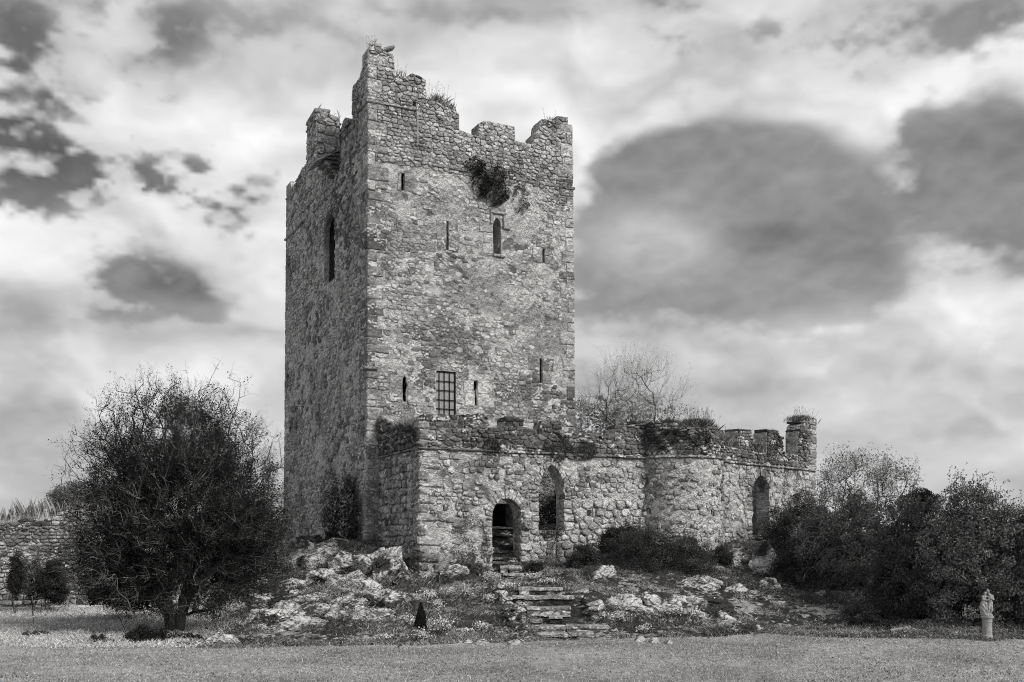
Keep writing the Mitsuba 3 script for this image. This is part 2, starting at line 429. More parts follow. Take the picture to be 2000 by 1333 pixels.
def ground_z(x, y):
    x, y = np.asarray(x, float), np.asarray(y, float)
    xc, yc = np.clip(x, -42, 44), np.clip(y, 6, 84)
    z = _gi(np.stack([xc, yc], -1))
    p = np.stack([x, y, x * 0], -1)
    on = np.clip((y - lawn_edge(x)) / 1.2, 0, 1)
    left = np.clip((-8.0 - x) / 2, 0, 1)
    z = z * np.clip((y - lawn_edge(x) + .8) / .8, 0, 1) + on * ((.34 - .2 * left) * (meshkit.fbm(p * .8, 4, 2) - .5) + .16 * (meshkit.fbm(p * 2.6, 3, 9) - .5)) + .02 * (meshkit.fbm(p * .4, 2, 6) - .5)
    # the stair and the path up to the gate are trodden level
    c = np.interp(y, [29, 33.5, 38, 41], [1.9, 1.0, .2, -.15])
    w = np.clip(1.5 - np.abs(x - c) / .85, 0, 1) * np.clip((y - 28.8) / .6, 0, 1) * np.clip((41.2 - y) / .6, 0, 1)
    zp = np.interp(y, [29, 29.9, 30.5, 31.8, 32.5, 33.4, 34, 38, 39.6, 41], [.0, .0, .12, .45, .72, 1.0, 1.2, 1.34, 1.62, 1.8])
    return z * (1 - w) + zp * w


def axis(a, b, step, far, n):
    m = np.arange(a, b + step / 2, step)
    g = np.geomspace(step * 2, far, n)
    return np.concatenate([(a - g)[::-1], m, b + g])


ax_x, ax_y = axis(-18, 19, .16, 900, 22), axis(11, 56, .16, 900, 22)
XX, YY = np.meshgrid(ax_x, ax_y, indexing='ij')
ZZ = ground_z(XX, YY)
far = np.clip((np.hypot(XX, YY - 30) - 60) / 120, 0, 1)
ZZ = ZZ * (1 - far) + 1.0 * far * (YY > 60)
V = np.stack([XX, YY, ZZ], -1).reshape(-1, 3)
ny = len(ax_y)
I, J = np.meshgrid(np.arange(len(ax_x) - 1), np.arange(ny - 1), indexing='ij')
q0 = (I * ny + J).ravel()
F = np.vstack([np.column_stack([q0, q0 + ny, q0 + ny + 1]), np.column_stack([q0, q0 + ny + 1, q0 + 1])])
fc = V[F].mean(1)
is_lawn = fc[:, 1] < lawn_edge(fc[:, 0])
is_rough = ~is_lawn & (fc[:, 0] < -8.2 + .25 * (fc[:, 1] - 27) * 0 + 1.5 * (meshkit.fbm(np.column_stack([fc[:, 1] * .5, fc[:, 0] * .5, fc[:, 0] * 0]), 3, 3) - .5))


def sub(F):
    u, inv = np.unique(F, return_inverse=True)
    return V[u], inv.reshape(F.shape)


tag(add('lawn', sub(F[is_lawn]), 'lawn_turf', smooth=True), 'smooth mown lawn running across the whole foreground', kind='structure')
tag(add('meadow', sub(F[is_rough]), 'rough_turf', smooth=True), 'rough pale ground below the bushy thorn tree', kind='structure')
tag(add('castle_mound', sub(F[~is_lawn & ~is_rough]), 'mound_soil', smooth=True), 'rocky mound that carries the castle', kind='structure')

# ------------------------------------------------------------------ the tower
rng = np.random.default_rng(11)
FF, FL = Flat(TC, RD, NF, taper), Flat(TC, LD, NL, taper)
FRt, FBk = Flat(TC + RD * 9.32, LD, -NL, taper), Flat(TC + LD * 13.2, RD, -NF, taper)
tower = thing('castle_tower', 'tall square ruined stone tower with broken battlements and a steep corner peak', 'tower')
TW, TL, TB = 9.32, 13.2, 1.2
front_top = [(722, 92), (724, 84), (729, 79.5), (737, 81), (745, 85), (747, 99), (757, 101), (766, 104), (769, 109), (771, 142), (777, 147), (792, 148), (804, 142), (818, 147), (832, 155), (832, 178), (836, 188), (852, 199), (870, 208), (885, 214), (898, 222),
             (898, 252), (915, 260), (936, 267), (937, 240), (948, 235), (975, 240), (1008, 247), (1008, 274), (1026, 279), (1044, 282), (1045, 262), (1056, 252), (1057, 240), (1062, 232), (1089, 235), (1092, 226), (1113, 229), (1113, 243), (1120, 243)]
fr_q = [FF.at(*p) for p in front_top]
fr_q[0] = (0.0, fr_q[0][1])
fr_q[-1] = (TW, fr_q[-1][1])
front_reg = Polygon(fr_q + [(TW, TB), (0, TB)]).buffer(0)
left_top = [(713, 100), (709, 112), (708, 124), (703, 144), (696, 159), (687, 166), (686, 240), (681, 240), (679, 232), (672, 229), (667, 236), (665, 246)]
lf_q = [(0.0, fr_q[0][1])] + [FL.at(*p) for p in left_top]
lf_q += [(3.9, 20.45), (6.0, 20.4), (9.2, 20.35), (9.4, 20.75), (10.5, 20.75), (11.3, 20.45), (12.3, 20.5), (12.4, 20.85), (TL, 20.85)]
left_reg = Polygon(lf_q + [(TL, TB), (0, TB)]).buffer(0)


def pointed(fr, x0, x1, ytop, yspring, ybot, n=6):
    (u0, zb), (u1, zb2) = fr.at(x0, ybot), fr.at(x1, ybot)
    um, zt = (u0 + u1) / 2, fr.at((x0 + x1) / 2, ytop)[1]
    zs = fr.at((x0 + x1) / 2, yspring)[1]
    zb = fr.at((x0 + x1) / 2, ybot)[1]
    t = np.linspace(0, 1, n)
    g = [(2 * (1 - math.cos(s * math.pi / 3)), math.sin(s * math.pi / 3) / .866) for s in t]
    a = [(u0 + (um - u0) * i, zs + (zt - zs) * j) for i, j in g]
    b = [(u1 + (um - u1) * i, zs + (zt - zs) * j) for i, j in g[::-1][1:]]
    return Polygon([(u0, zb)] + a + b + [(u1, zb)]).buffer(0)


def rounded(fr, x0, x1, ytop, yspring, ybot, n=9):
    (u0, _), (u1, _) = fr.at(x0, ybot), fr.at(x1, ybot)
    um = (u0 + u1) / 2
    zt, zs, zb = (fr.at((x0 + x1) / 2, y)[1] for y in (ytop, yspring, ybot))
    a = np.linspace(math.pi, 0, 2 * n)
    return Polygon([(u0, zb)] + [(um + (u1 - u0) / 2 * math.cos(t), zs + (zt - zs) * math.sin(t)) for t in a] + [(u1, zb)]).buffer(0)


slits = [(783.5, 337, 789.5, 372), (872.3, 431, 876.3, 489), (1060.5, 485, 1065, 514), (1053.5, 700, 1058.5, 749), (786.5, 735, 795, 786), (924.5, 745, 931.5, 794)]
slit_holes = [rect_px(FF, *s) for s in slits]
slit_holes[4] = poly(FF, [(786.5, 740), (790, 735), (794.5, 739), (794, 748), (796.5, 752), (792.5, 770), (794, 778), (793, 786), (788, 785), (786, 760)])
slit_holes[5] = poly(FF, [(924.5, 745), (931.5, 745), (932, 756), (929, 766), (932, 780), (931, 794), (927.5, 793), (927, 766), (924.5, 760)])
lancet = pointed(FF, 964, 979, 426, 441, 497)
barred = rect_px(FF, 852, 724, 890.5, 819)
tdoor = sbox(FF.at(955, 1000)[0], 3.2, FF.at(1001, 1000)[0], FF.at(985, 984)[1])
holes_f = unary_union(slit_holes + [lancet, barred, tdoor])
lwin = pointed(FL, 632, 653, 415, 450, 552)
lslit = pointed(FL, 661.5, 667, 750, 764, 823)
thin_l = [rect_px(FL, 623.5, 790, 625.3, 838), rect_px(FL, 579.3, 800, 580.9, 846)]
gap_hole = sbox(FF.at(806, 200)[0], FF.at(806, 206)[1], FF.at(813, 200)[0], FF.at(806, 196)[1])
holes_f = holes_f.union(gap_hole)
holes_l = unary_union([lwin, lslit] + thin_l)
splay = unary_union([h.buffer(.28, join_style=2) for h in slit_holes] + [lancet, barred, tdoor, gap_hole])
core = slab(FF, front_reg.difference(holes_f), -.13, -.012) + slab(FF, front_reg.difference(splay), -.8, -.13)
lreg_in = left_reg.intersection(sbox(.8, 0, TL - .7, 40))
core += slab(FL, lreg_in.difference(holes_l), -.24, -.012) + slab(FL, lreg_in.difference(unary_union([lwin.buffer(.9, join_style=2), lslit] + [h.buffer(.2, join_style=2) for h in thin_l])), -.75, -.24)
core += slab(FBk, Polygon([(0, TB), (TW, TB), (TW, 18.9), (7, 18.9), (7, 20), (5.5, 20), (5.5, 18.9), (3.5, 18.9), (3.5, 20), (1.5, 20), (1.5, 20.8), (0, 20.83)]), -.7, -.012)
core += slab(FRt, Polygon([(.75, TB), (12.5, TB), (12.5, 18.8), (11, 18.8), (11, 20), (9, 20), (9, 18.8), (7, 18.8), (7, 20), (5, 20), (5, 18.8), (2.5, 18.8), (2.5, 19.8), (.75, 19.8)]), -.7, -.012)
v, f = chamfer_box((.7, 18.2, -12.5), (TW - .7, 18.6, -.74), .01)
core.append((FF.pos(v), f, np.tile([.4, .5], (len(v), 1))))                      # the roof walk behind the parapets
wall = add_joined('wall', core, 'mortar', tower)

# dressed corner stones, long and short in turn
quoins, qf, ql, qr = [], [], [], []
for corner in (0, 1):
    z, k = 2.5, 0
    top = fr_q[0][1] - .1 if corner == 0 else fr_q[-1][1] - .05
    while z < top - .15:
        h = min(rng.uniform(.28, .62), top - z)
        long_, short = rng.uniform(.55, .95), rng.uniform(.28, .42)
        a, b = (long_, short) if k % 2 else (short, long_)
        g = .006
        t = ngauss(rng, .50, .14)
        if 9.6 < z < 12.2 and corner == 0:
            t *= .35
        if corner == 0:
            v, f = chamfer_box((-.028, z + g, -b), (a, z + h - g, .028), .03, rng, .012)
            quoins.append((9, (FF.pos(v), f[:, ::-1], np.tile([t, .5], (len(v), 1)))))
            qf.append(sbox(-.1, z, a + .01, z + h))
            ql.append(sbox(-.1, z, b + .01, z + h))
        else:
            v, f = chamfer_box((TW - a, z + g, -b), (TW + .028, z + h - g, .028), .03, rng, .012)
            quoins.append((9, (FF.pos(v), f[:, ::-1], np.tile([t, .5], (len(v), 1)))))
            qf.append(sbox(TW - a - .01, z, TW + .1, z + h))
        z += h
        k += 1
z, k = 2.3, 0
while z < 20.6:                                             # the far corner of the left side
    h = rng.uniform(.28, .6)
    a = rng.uniform(.6, .95) if k % 2 else rng.uniform(.3, .5)
    quoins.append((8, block(FL, TL - a, TL + .012, z + .006, z + h - .006, -.3, .022, rng, ngauss(rng, .46, .1), .03, .008)))
    ql.append(sbox(TL - a - .01, z, TL + .1, z + h))
    z += h
    k += 1
put_pieces(tower, 'quoin', quoins, smooth=False)

# dressed stones round the slits, and a hood over the lancet
sur = []


def surround(hole, wl, wr, rows, lintel=True, t=.5):
    u0, z0, u1, z1 = hole.bounds
    zs = np.linspace(z0 - .02, z1 + .02, rows + 1)
    for i in range(rows):
        for s in (0, 1):
            w = (wl, wr)[s] * rng.uniform(.75, 1.25)
            a, b = (u0 - w, u0 - .004) if s == 0 else (u1 + .004, u1 + w)
            qf.append(sbox(a - .01, zs[i], b + .01, zs[i + 1]))
            sur.append((1, block(FF, a, b, zs[i] + .006, zs[i + 1] - .006, -.12, .022, rng, ngauss(rng, t, .12), .012, .006)))
    if lintel:
        qf.append(sbox(u0 - .3, z1 + .01, u1 + .3, z1 + .25))
        sur.append((1, block(FF, u0 - .28, u1 + .28, z1 + .02, z1 + .23, -.12, .026, rng, ngauss(rng, t, .1), .012, .006)))


surround(slit_holes[0], .15, .45, 2, False, .45)
surround(slit_holes[1], .42, .4, 3, False, .42)
surround(slit_holes[2], .40, .42, 2, True, .40)
surround(slit_holes[3], .45, .55, 2, False, .34)
surround(sbox(*slit_holes[4].bounds), .5, .7, 2, False, .62)
surround(sbox(*slit_holes[5].bounds), .5, .6, 2, True, .62)
surround(lancet.intersection(sbox(0, 0, 20, lancet.bounds[3] - .25)), .55, .02, 3, False, .58)
put_pieces(tower, 'surround_stone', sur, smooth=False)
u0, z0, u1, z1 = lancet.bounds
head = sbox(u0 - .06, z1 - .32, u1 + .08, z1 + .14).difference(lancet)
qf.append(head)
add_joined('window_head', slab(FF, head, -.2, .018), 'stone', tower)
hood = [block(FF, u0 - .14, u1 + .22, z1 + .15, z1 + .24, -.1, .11, rng, .55, .015), block(FF, u1 + .10, u1 + .2, z1 - .42, z1 + .148, -.1, .10, rng, .5, .015), block(FF, u0 - .14, u0 - .07, z1 - .3, z1 + .148, -.1, .09, rng, .5, .015),
        block(FF, u1 + .2, u1 + .42, z1 - .43, z1 - .35, -.1, .09, rng, .5, .015)]
add_joined('hood_mould', hood, 'stone', tower)
add_joined('window_sill', [block(FF, u0 - .02, u1 + .16, z0 - .12, z0 - .01, -.3, .10, rng, .4, .02)], 'stone', tower)

# string courses: thin projecting slabs that step with the old parapet
strings = []


def string(fr, a, b, h=.085, out=.10, n=.75, t=.42):
    (u0, z0), (u1, z1) = a, b
    if abs(u1 - u0) < .02:
        strings.append((1, block(fr, u0 - .05, u0 + .05, min(z0, z1), max(z0, z1), -.08, out, rng, t, .015)))
        return
    u, s = u0, 1 if u1 > u0 else -1
    while (u1 - u) * s > .05:
        w = min(rng.uniform(.6, 1.4) * n, abs(u1 - u))
        zz = np.interp(u, sorted((u0, u1)), [z0, z1] if u1 > u0 else [z1, z0])
        a_, b_ = sorted((u, u + s * w))
        strings.append((1, block(fr, a_ + .004, b_ - .004, zz - h / 2 + rng.normal(0, .008), zz + h / 2 + rng.normal(0, .008), -.08, out * rng.uniform(.75, 1.15), rng, ngauss(rng, t, .1), .018, .008)))
        u += s * w


zA, zB = 20.24, 18.1
A = lambda x, y: FF.at(x, y)
string(FF, (-.09, zA), (A(813, 208)[0], zA))
string(FF, (A(815, 208)[0], zA - .05), (A(815, 285)[0], A(815, 283)[1]), out=.05)
string(FF, A(817, 283), (A(856, 283)[0], A(817, 283)[1]), out=.07)
string(FF, (A(842, 290)[0], A(842, 287)[1]), (A(842, 290)[0], zB), out=.05)
string(FF, (A(842, 322)[0], zB), (A(915, 322)[0], zB))
string(FF, (A(1010, 345)[0], zB), (TW + .09, zB))
L_ = lambda x, y: FL.at(x, y)
string(FL, (.0, zA), (L_(697, 225)[0], zA))
string(FL, (L_(697, 225)[0], zA - .05), (L_(697, 225)[0], L_(697, 294)[1]), out=.09)
string(FL, (L_(697, 294)[0], L_(697, 294)[1]), (L_(684, 306)[0], L_(697, 294)[1]))
string(FL, (L_(684, 306)[0], L_(684, 308)[1]), (L_(684, 306)[0], L_(684, 337)[1]), out=.08)
string(FL, (L_(675, 350)[0], L_(675, 347)[1]), (L_(634, 395)[0], L_(675, 347)[1]), .10, .12)
string(FL, (L_(634, 395)[0], L_(634, 392)[1]), (L_(612, 415)[0], L_(634, 392)[1]))
string(FL, (L_(612, 390)[0], L_(612, 390)[1]), (L_(599, 402)[0], L_(612, 390)[1]))
string(FL, (L_(599, 402)[0], L_(599, 402)[1]), (L_(599, 402)[0], L_(599, 434)[1]), out=.08)
string(FL, (L_(599, 434)[0], zB), (TL, zB), .10, .12)
string(FL, (L_(683, 238)[0], 20.2), (L_(664, 255)[0], 20.2))
string(FL, (9.4, 20.15), (TL, 20.15), out=.06)
# corner corbel where the lower storey steps in
strings.append((1, block(FF, -.2, .42, 9.58, 9.72, -.35, .16, rng, .18, .03)))
put_pieces(tower, 'string_stone', strings, smooth=False)


def tower_tone(c):
    b = float(meshkit.fbm(np.array([c[0] * .35, c[1] * .35, 5.0]), 3, 7))
    m = .53 + .55 * (b - .5)
    if c[1] < 6.5:
        m += .06
    if c[1] > 18:
        m -= .04
    return (m, .15) if c[1] > 17.9 else (m + .02, .12)


pieces = facing(FF, front_reg.difference(holes_f.buffer(.02)).difference(unary_union(qf)).intersection(sbox(-.05, 2.4, TW + .05, 30)), rng, .27, .145, .009, .034, tower_tone,
                    relief=lambda c: 1.25 if c[1] > 17.9 else .62, keep=lambda c: 1.0 if c[1] > 17.9 else .42 + 2.2 * (float(meshkit.fbm(np.array([c[0] * .6, c[1] * .6, 1.0]), 2, 3)) - .5))
pieces += facing(FL, left_reg.difference(holes_l.buffer(.02)).difference(unary_union(ql)).intersection(sbox(-.05, 2.4, TL + .05, 30)), rng, .34, .17, .010, .040, lambda c: (.52 + .4 * (float(meshkit.fbm(np.array([c[0] * .4, c[1] * .4, 9.0]), 3, 5)) - .5), .12),
                 keep=lambda c: .42 + 1.6 * (float(meshkit.fbm(np.array([c[0] * .6, c[1] * .6, 2.0]), 2, 4)) - .45), see=.35)
put_pieces(wall, 'stone', pieces)

# bartizan: a box carried out over the left side on ringed corbels
BZ = Flat(TC + LD * 3.74, NL, -LD, taper)         # its near cheek: u outward from the wall
bart = add_joined('bartizan', slab(BZ, Polygon([(0, 19.55), (1.08, 18.9), (1.08, 20.95), (.9, 21.15), (.55, 21.0), (.05, 20.9)]), -1.5, -.012), 'mortar', tower)
BO = Flat(TC + LD * 3.74 + NL * 1.08, LD, NL, taper)
bp = facing(BZ, Polygon([(.02, 19.6), (1.06, 19.0), (1.06, 20.95), (.9, 21.15), (.55, 21.0), (.05, 20.9)]), rng, .42, .30, .012, .05, (.50, .12))
bp += facing(BO, sbox(.03, 18.95, 1.48, 21.0), rng, .4, .24, .012, .05, (.5, .14))
for k in range(6):
    z = 20.85 + .03 * k
bp.append((1, block(BZ, -.02, 1.15, 20.62, 20.68, -1.55, .05, rng, .35, .02)))
bp.append((1, block(BZ, .5, 1.13, 20.95, 21.15, -1.55, .03, rng, .4, .05, .03)))
put_pieces(bart, 'stone', bp)
for k in range(5):
    o = 1.0 - .17 * k
    add('corbel', block(BZ, -.02, o, 19.42 - .16 * k - .13, 19.42 - .16 * k, -1.4 + .05 * k, -.06 - .05 * k, rng, .33, .05)[:2], 'stone', bart, tone=.33)
# loose slab leaning on the peak, stones of the broken crest
v, f, _ = block(FF, 0, .62, 0, .12, -.35, .05, rng, .4, .03)
v, f = chamfer_box((0, -.35, 0), (.62, .05, .13), .04, rng, .01)
a = math.radians(28)
q = np.column_stack([v[:, 0] * math.cos(a) - v[:, 2] * math.sin(a), v[:, 0] * math.sin(a) + v[:, 2] * math.cos(a), v[:, 1]])
u_, z_ = FF.at(746, 100)
tag(add('leaning_slab', (FF.pos(q + [u_, z_, 0]), f), 'stone', tower, tone=.35), 'flat stone slab tipped up on the broken peak')

# barred window: panes behind a lattice of iron bars
u0, z0, u1, z1 = barred.bounds
bw = add_joined('barred_window', [block(FF, u0 - .01, u1 + .01, z0 - .05, z0 + .02, -.5, -.03, rng, .4, .01)], 'stone', tower)
xs = [u0] + [FF.at(x, 770)[0] for x in (859.2, 869.2, 879.3)] + [FF.at(889.2, 770)[0]]
zs = [z0] + [FF.at(870, y)[1] for y in (799.5, 782, 763.5, 745.5)] + [FF.at(870, 727)[1]]
for i in range(len(xs) - 1):
    for j in range(len(zs) - 1):
        v, f, _ = block(FF, xs[i] + .004, xs[i + 1] - .004, zs[j] + .004, zs[j + 1] - .004, -.13, -.115, rng, .4, .003, .003)
        add('pane', (v, f), 'pane_glass', bw)
for x in xs[1:]:
    add('bar', block(FF, x - .019, x + .019, z0, z1, -.105, -.075, rng, .4, .008, .001)[:2], 'iron', bw)
for z in zs[1:]:
    add('bar', block(FF, u0, u1, z - .018, z + .018, -.073, -.045, rng, .4, .008, .001)[:2], 'iron', bw)
# blocked slit on the left side
u0, z0, u1, z1 = lslit.bounds
tag(add_joined('shutter', [block(FL, u0 - .02, u1 + .02, z0, z1, -.2, -.14, rng, .4, .01)], 'stone', tower), 'grey board closing the tall slit low on the left side')

# ------------------------------------------------------------------ the curtain wall
rng = np.random.default_rng(23)
C0 = np.array([-3.32, 39.2])
FRn = Flat(C0, LD, NL)
FM = Flat(C0, RD, NF)
ARC_C, ARC_R = np.array([6.75, 44.5]), 1.85
FA = Arc(ARC_C, ARC_R, math.radians(205), math.radians(368))
R0, R1 = np.array([8.45, 44.75]), np.array([14.0, 50.1])
RU = (R1 - R0) / np.linalg.norm(R1 - R0)
RN = np.array([RU[1], -RU[0]])
FW = Flat(R0, RU, RN)
RLEN = float(np.linalg.norm(R1 - R0))
FE = Flat(R1, -RN, RU)
cw = thing('curtain_wall', 'low battlemented stone wall with arched gateway and rounded turret in front of tower', 'wall')
ZS, CB = 6.13, .6

main_top = [(820, 834), (820, 818), (826, 815), (860, 817), (893.5, 819), (894, 838), (906, 838), (906.5, 816), (930, 817), (952, 819), (952.5, 842), (984.5, 846), (985, 824), (1005, 823), (1022, 825), (1022.5, 847), (1055.5, 850), (1056, 829), (1076, 828), (1098, 829), (1098.5, 850),
            (1120, 851), (1150, 856), (1199, 858), (1200, 838), (1216, 837), (1219, 833), (1240, 829), (1256, 826)]
mt = [FM.at(*p) for p in main_top]
mt[0] = (0, mt[0][1])
mt[1] = (0, mt[1][1])
main_len = mt[-1][0] + .15
main_reg = Polygon(mt + [(main_len, mt[-1][1]), (main_len, CB), (0, CB)]).buffer(0)
gate = rounded(FM, 961.5, 1017, 975, 1010, 1112)
arch = pointed(FM, 1052, 1102, 908, 965, 1036)
loops_m = [rect_px(FM, 995, 869, 999, 880), rect_px(FM, 1105, 876, 1111, 886), rect_px(FM, 1147, 997, 1155, 1009)]
holes_m = unary_union([gate, arch] + loops_m)

ret_top = [(820, 815), (812, 822), (806, 846), (795, 850), (780, 842), (768, 828), (756, 820), (745, 812), (740, 815)]
rt = [FRn.at(*p) for p in ret_top]
rt[0] = (0, mt[1][1])
ret_reg = Polygon(rt + [(4.47, rt[-1][1]), (4.47, CB), (0, CB)]).buffer(0)

arc_top = [(1262, 825), (1290, 824.5), (1322, 826), (1326, 832), (1338, 830), (1345, 832), (1365, 836), (1380, 836), (1395, 840), (1405, 842)]
at_ = [FA.at(*p) for p in arc_top]
arc_reg = Polygon([(0, at_[0][1])] + at_ + [(FA.len, at_[-1][1]), (FA.len, CB), (0, CB)]).buffer(0)
loops_a = [rect_px(FA, 1267, 995, 1271, 1005), rect_px(FA, 1389, 996, 1392, 1005)]

right_top = [(1406, 842), (1413, 844), (1414, 872), (1440, 876), (1441, 842), (1467, 842), (1468, 857), (1473, 858), (1473, 883), (1497, 887), (1497, 845), (1521, 846), (1522, 856), (1529, 857), (1530, 886), (1545, 888), (1559, 889), (1559, 850), (1562, 832), (1575, 820), (1594, 822)]
wt = [FW.at(*p) for p in right_top]
wt[0] = (0, wt[0][1])
wt[-1] = (RLEN, wt[-1][1])
right_reg = Polygon(wt + [(RLEN, CB), (0, CB)]).buffer(0)
rarch = pointed(FW, 1469, 1503, 930, 962, 1056)
loops_w = [rect_px(FW, 1483, 888, 1487, 894)]
end_reg = Polygon([(0, wt[-1][1]), (0, CB), (3.0, CB), (3.0, 6.6), (1.2, 6.7), (.9, 7.6), (.6, wt[-1][1])]).buffer(0)

TH = .66
core = slab(FM, main_reg.difference(holes_m), -TH, -.012)
core += slab(FRn, ret_reg.intersection(sbox(TH, 0, 9, 30)), -TH, -.012)
core += slab(FA, arc_reg.difference(unary_union(loops_a)), -TH, -.012)
core += slab(FW, right_reg.difference(unary_union([rarch] + loops_w)), -TH, -.012)
core += slab(FE, end_reg.intersection(sbox(TH, 0, 9, 30)), -TH, -.012)
# the wall that closes the yard behind, from the far corner to the tower
K0, K1 = R1 + np.array([-.5, .55]), np.array([-.3, 51.5])
KU = (K1 - K0) / np.linalg.norm(K1 - K0)
FK = Flat(K0, KU, np.array([KU[1], -KU[0]]) * (1 if (np.array([KU[1], -KU[0]]) @ np.array([0, -1])) > 0 else -1))
core += slab(FK, sbox(0, CB, float(np.linalg.norm(K1 - K0)), 5.9), -.5, -.012)
cwall = add_joined('wall', core, 'mortar', cw)

# voussoirs of the gate and of the pointed openings
vous, cut_m, cut_w = [], [], []


def voussoirs(fr, hole, zlow, w, n, cuts, t):
    ext = np.array(hole.exterior.coords)
    ext = ext[ext[:, 1] > zlow]
    ext = ext[np.argsort(np.arctan2(ext[:, 1] - zlow, ext[:, 0] - ext[:, 0].mean()))]
    ls = np.concatenate([[0], np.cumsum(np.hypot(*np.diff(ext, axis=0).T))])
    s = np.linspace(0, ls[-1], n + 1)
    P = np.column_stack([np.interp(s, ls, ext[:, i]) for i in (0, 1)])
    c = np.array([ext[:, 0].mean(), zlow - .1])
    for i in range(n):
        o = [P[k] + (P[k] - c) / np.linalg.norm(P[k] - c) * w * rng.uniform(.75, 1.25) for k in (i, i + 1)]
        ring = np.array([P[i], P[i + 1], o[1], o[0]])
        cuts.append(Polygon(ring).buffer(.005))
        ring = ring.mean(0) + (ring - ring.mean(0)) * .94
        vous.append((1, stone_piece(fr, ring, rng.uniform(.03, .07), rng, ngauss(rng, t, .15), d0=-.5, pillow=.85)))


voussoirs(FM, gate, gate.bounds[3] - .68, .36, 15, cut_m, .66)
voussoirs(FM, arch, arch.bounds[3] - 1.0, .26, 17, cut_m, .60)
voussoirs(FW, rarch, rarch.bounds[3] - .68, .40, 9, cut_w, .50)
put_pieces(cw, 'arch_stone', vous)
# jamb stones beside the openings
jam = []
for fr, hole, cuts, hb in ((FM, gate, cut_m, .68), (FM, arch, cut_m, 1.0), (FW, rarch, cut_w, .68)):
    u0, z0, u1, z1 = hole.bounds
    for s in (0, 1):
        z = z0
        while z < z1 - hb - .08:
            h = min(rng.uniform(.14, .34), z1 - hb - z)
            w = rng.uniform(.2, .45)
            a, b = (u0 - w, u0 + rng.uniform(-.03, .04)) if s == 0 else (u1 - rng.uniform(-.03, .04), u1 + w)
            cuts.append(sbox(a - .01, z, b + .01, z + h))
            jam.append((1, block(fr, a, b, z + .008, z + h - .008, -.5, .045, rng, ngauss(rng, .58, .2), .04, .018)))
            z += h
put_pieces(cw, 'jamb_stone', jam)
# carved boss and a bracket stone beside the gate
hu, hz = FM.at(1027.5, 1025)
ic = trimesh.creation.icosphere(subdivisions=3, radius=1)
v = np.array(ic.vertices) * [.26, .25, .16]
v *= (1 + .25 * (meshkit.fbm(v * 9, 3, 2) - .5))[:, None]
v[:, 2] += .04 * np.cos(np.hypot(v[:, 0], v[:, 1]) * 40)
tag(add('boss', (FM.pos(v + [hu, hz, .1]), np.array(ic.faces)), 'stone', cw, True, tone=.33), 'round carved stone boss beside the gateway')
hu, hz = FM.at(1028, 1007)
v = np.array(ic.vertices) * [.17, .2, .13]
v *= (1 + .5 * (meshkit.fbm(v * 10, 3, 5) - .5))[:, None]
tag(add('bracket_stone', (FM.pos(v + [hu, hz, .08]), np.array(ic.faces)), 'stone', cw, True, tone=.85), 'pale weathered stone above the carved boss')

# corner stones at the near corner and the far end
qs, cq_m, cq_r, cq_w = [], [], [], []
z, k = 1.0, 0
while z < mt[1][1] - .25:
    h = rng.uniform(.22, .5)
    a, b = (rng.uniform(.55, .95), rng.uniform(.25, .4)) if k % 2 else (rng.uniform(.28, .42), rng.uniform(.5, .7))
    if abs(z - ZS) > .0 and not (z < ZS < z + h):
        v, f = chamfer_box((-.05, z + .012, -b), (a, z + h - .012, .05), .07, rng, .03)
        qs.append((1, (FM.pos(v), f[:, ::-1], np.tile([ngauss(rng, .55 if z < ZS else .3, .12), .5], (len(v), 1)))))
        cq_m.append(sbox(-.1, z, a + .01, z + h))
        cq_r.append(sbox(-.1, z, b + .01, z + h))
    z += h
    k += 1
z = 3.2
while z < wt[-1][1] - .2:
    h = rng.uniform(.2, .4)
    a = rng.uniform(.3, .7)
    v, f = chamfer_box((RLEN - a, z + .01, -.5), (RLEN + .04, z + h - .01, .035), .04, rng, .015)
    qs.append((1, (FW.pos(v), f[:, ::-1], np.tile([ngauss(rng, .42, .1), .5], (len(v), 1)))))
    cq_w.append(sbox(RLEN - a - .01, z, RLEN + .1, z + h))
    z += h
put_pieces(cw, 'quoin', qs, smooth=False)

# string course at the foot of the parapet
strings = []
string(FM, (-.1, ZS), (main_len - .1, ZS), .075, .12, .6, .30)
string(FRn, (.0, ZS), (4.4, ZS), .075, .11, .6, .28)
string(FW, (.1, ZS), (RLEN + .1, ZS), .075, .12, .6, .30)
string(FA, (.3, ZS), (FA.len - .2, ZS), .07, .11, .38, .30)
put_pieces(cw, 'string_stone', strings, smooth=False)


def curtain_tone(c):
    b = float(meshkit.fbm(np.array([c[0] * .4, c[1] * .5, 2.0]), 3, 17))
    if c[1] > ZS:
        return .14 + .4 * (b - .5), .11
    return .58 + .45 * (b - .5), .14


def upper(r):
    return r.intersection(sbox(-1, ZS + .05, 60, 30))


def lower(r):
    return r.intersection(sbox(-1, .7, 60, ZS - .05))


pieces = []
mreg = main_reg.difference(holes_m.buffer(.015)).difference(unary_union(cut_m + cq_m))
big = sbox(FM.at(1085, 1000)[0], 0, FM.at(1262, 1000)[0], FM.at(1150, 975)[1])      # the repaired patch of large pale boulders
pieces += facing(FM, lower(mreg).difference(big), rng, .28, .175, .011, .045, curtain_tone, keep=lambda c: .46 + 1.8 * (float(meshkit.fbm(np.array([c[0] * .7, c[1] * .7, 4.0]), 2, 3)) - .4))
pieces += facing(FM, lower(mreg).intersection(big), rng, .36, .26, .022, .085, (.66, .16))
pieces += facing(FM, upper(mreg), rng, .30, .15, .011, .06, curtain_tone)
rreg = ret_reg.difference(unary_union(cq_r))
pieces += facing(FRn, lower(rreg), rng, .34, .22, .016, .075, lambda c: (.50, .17), see=.4)
pieces += facing(FRn, upper(rreg), rng, .34, .2, .015, .09, lambda c: (.18, .1), see=.4)
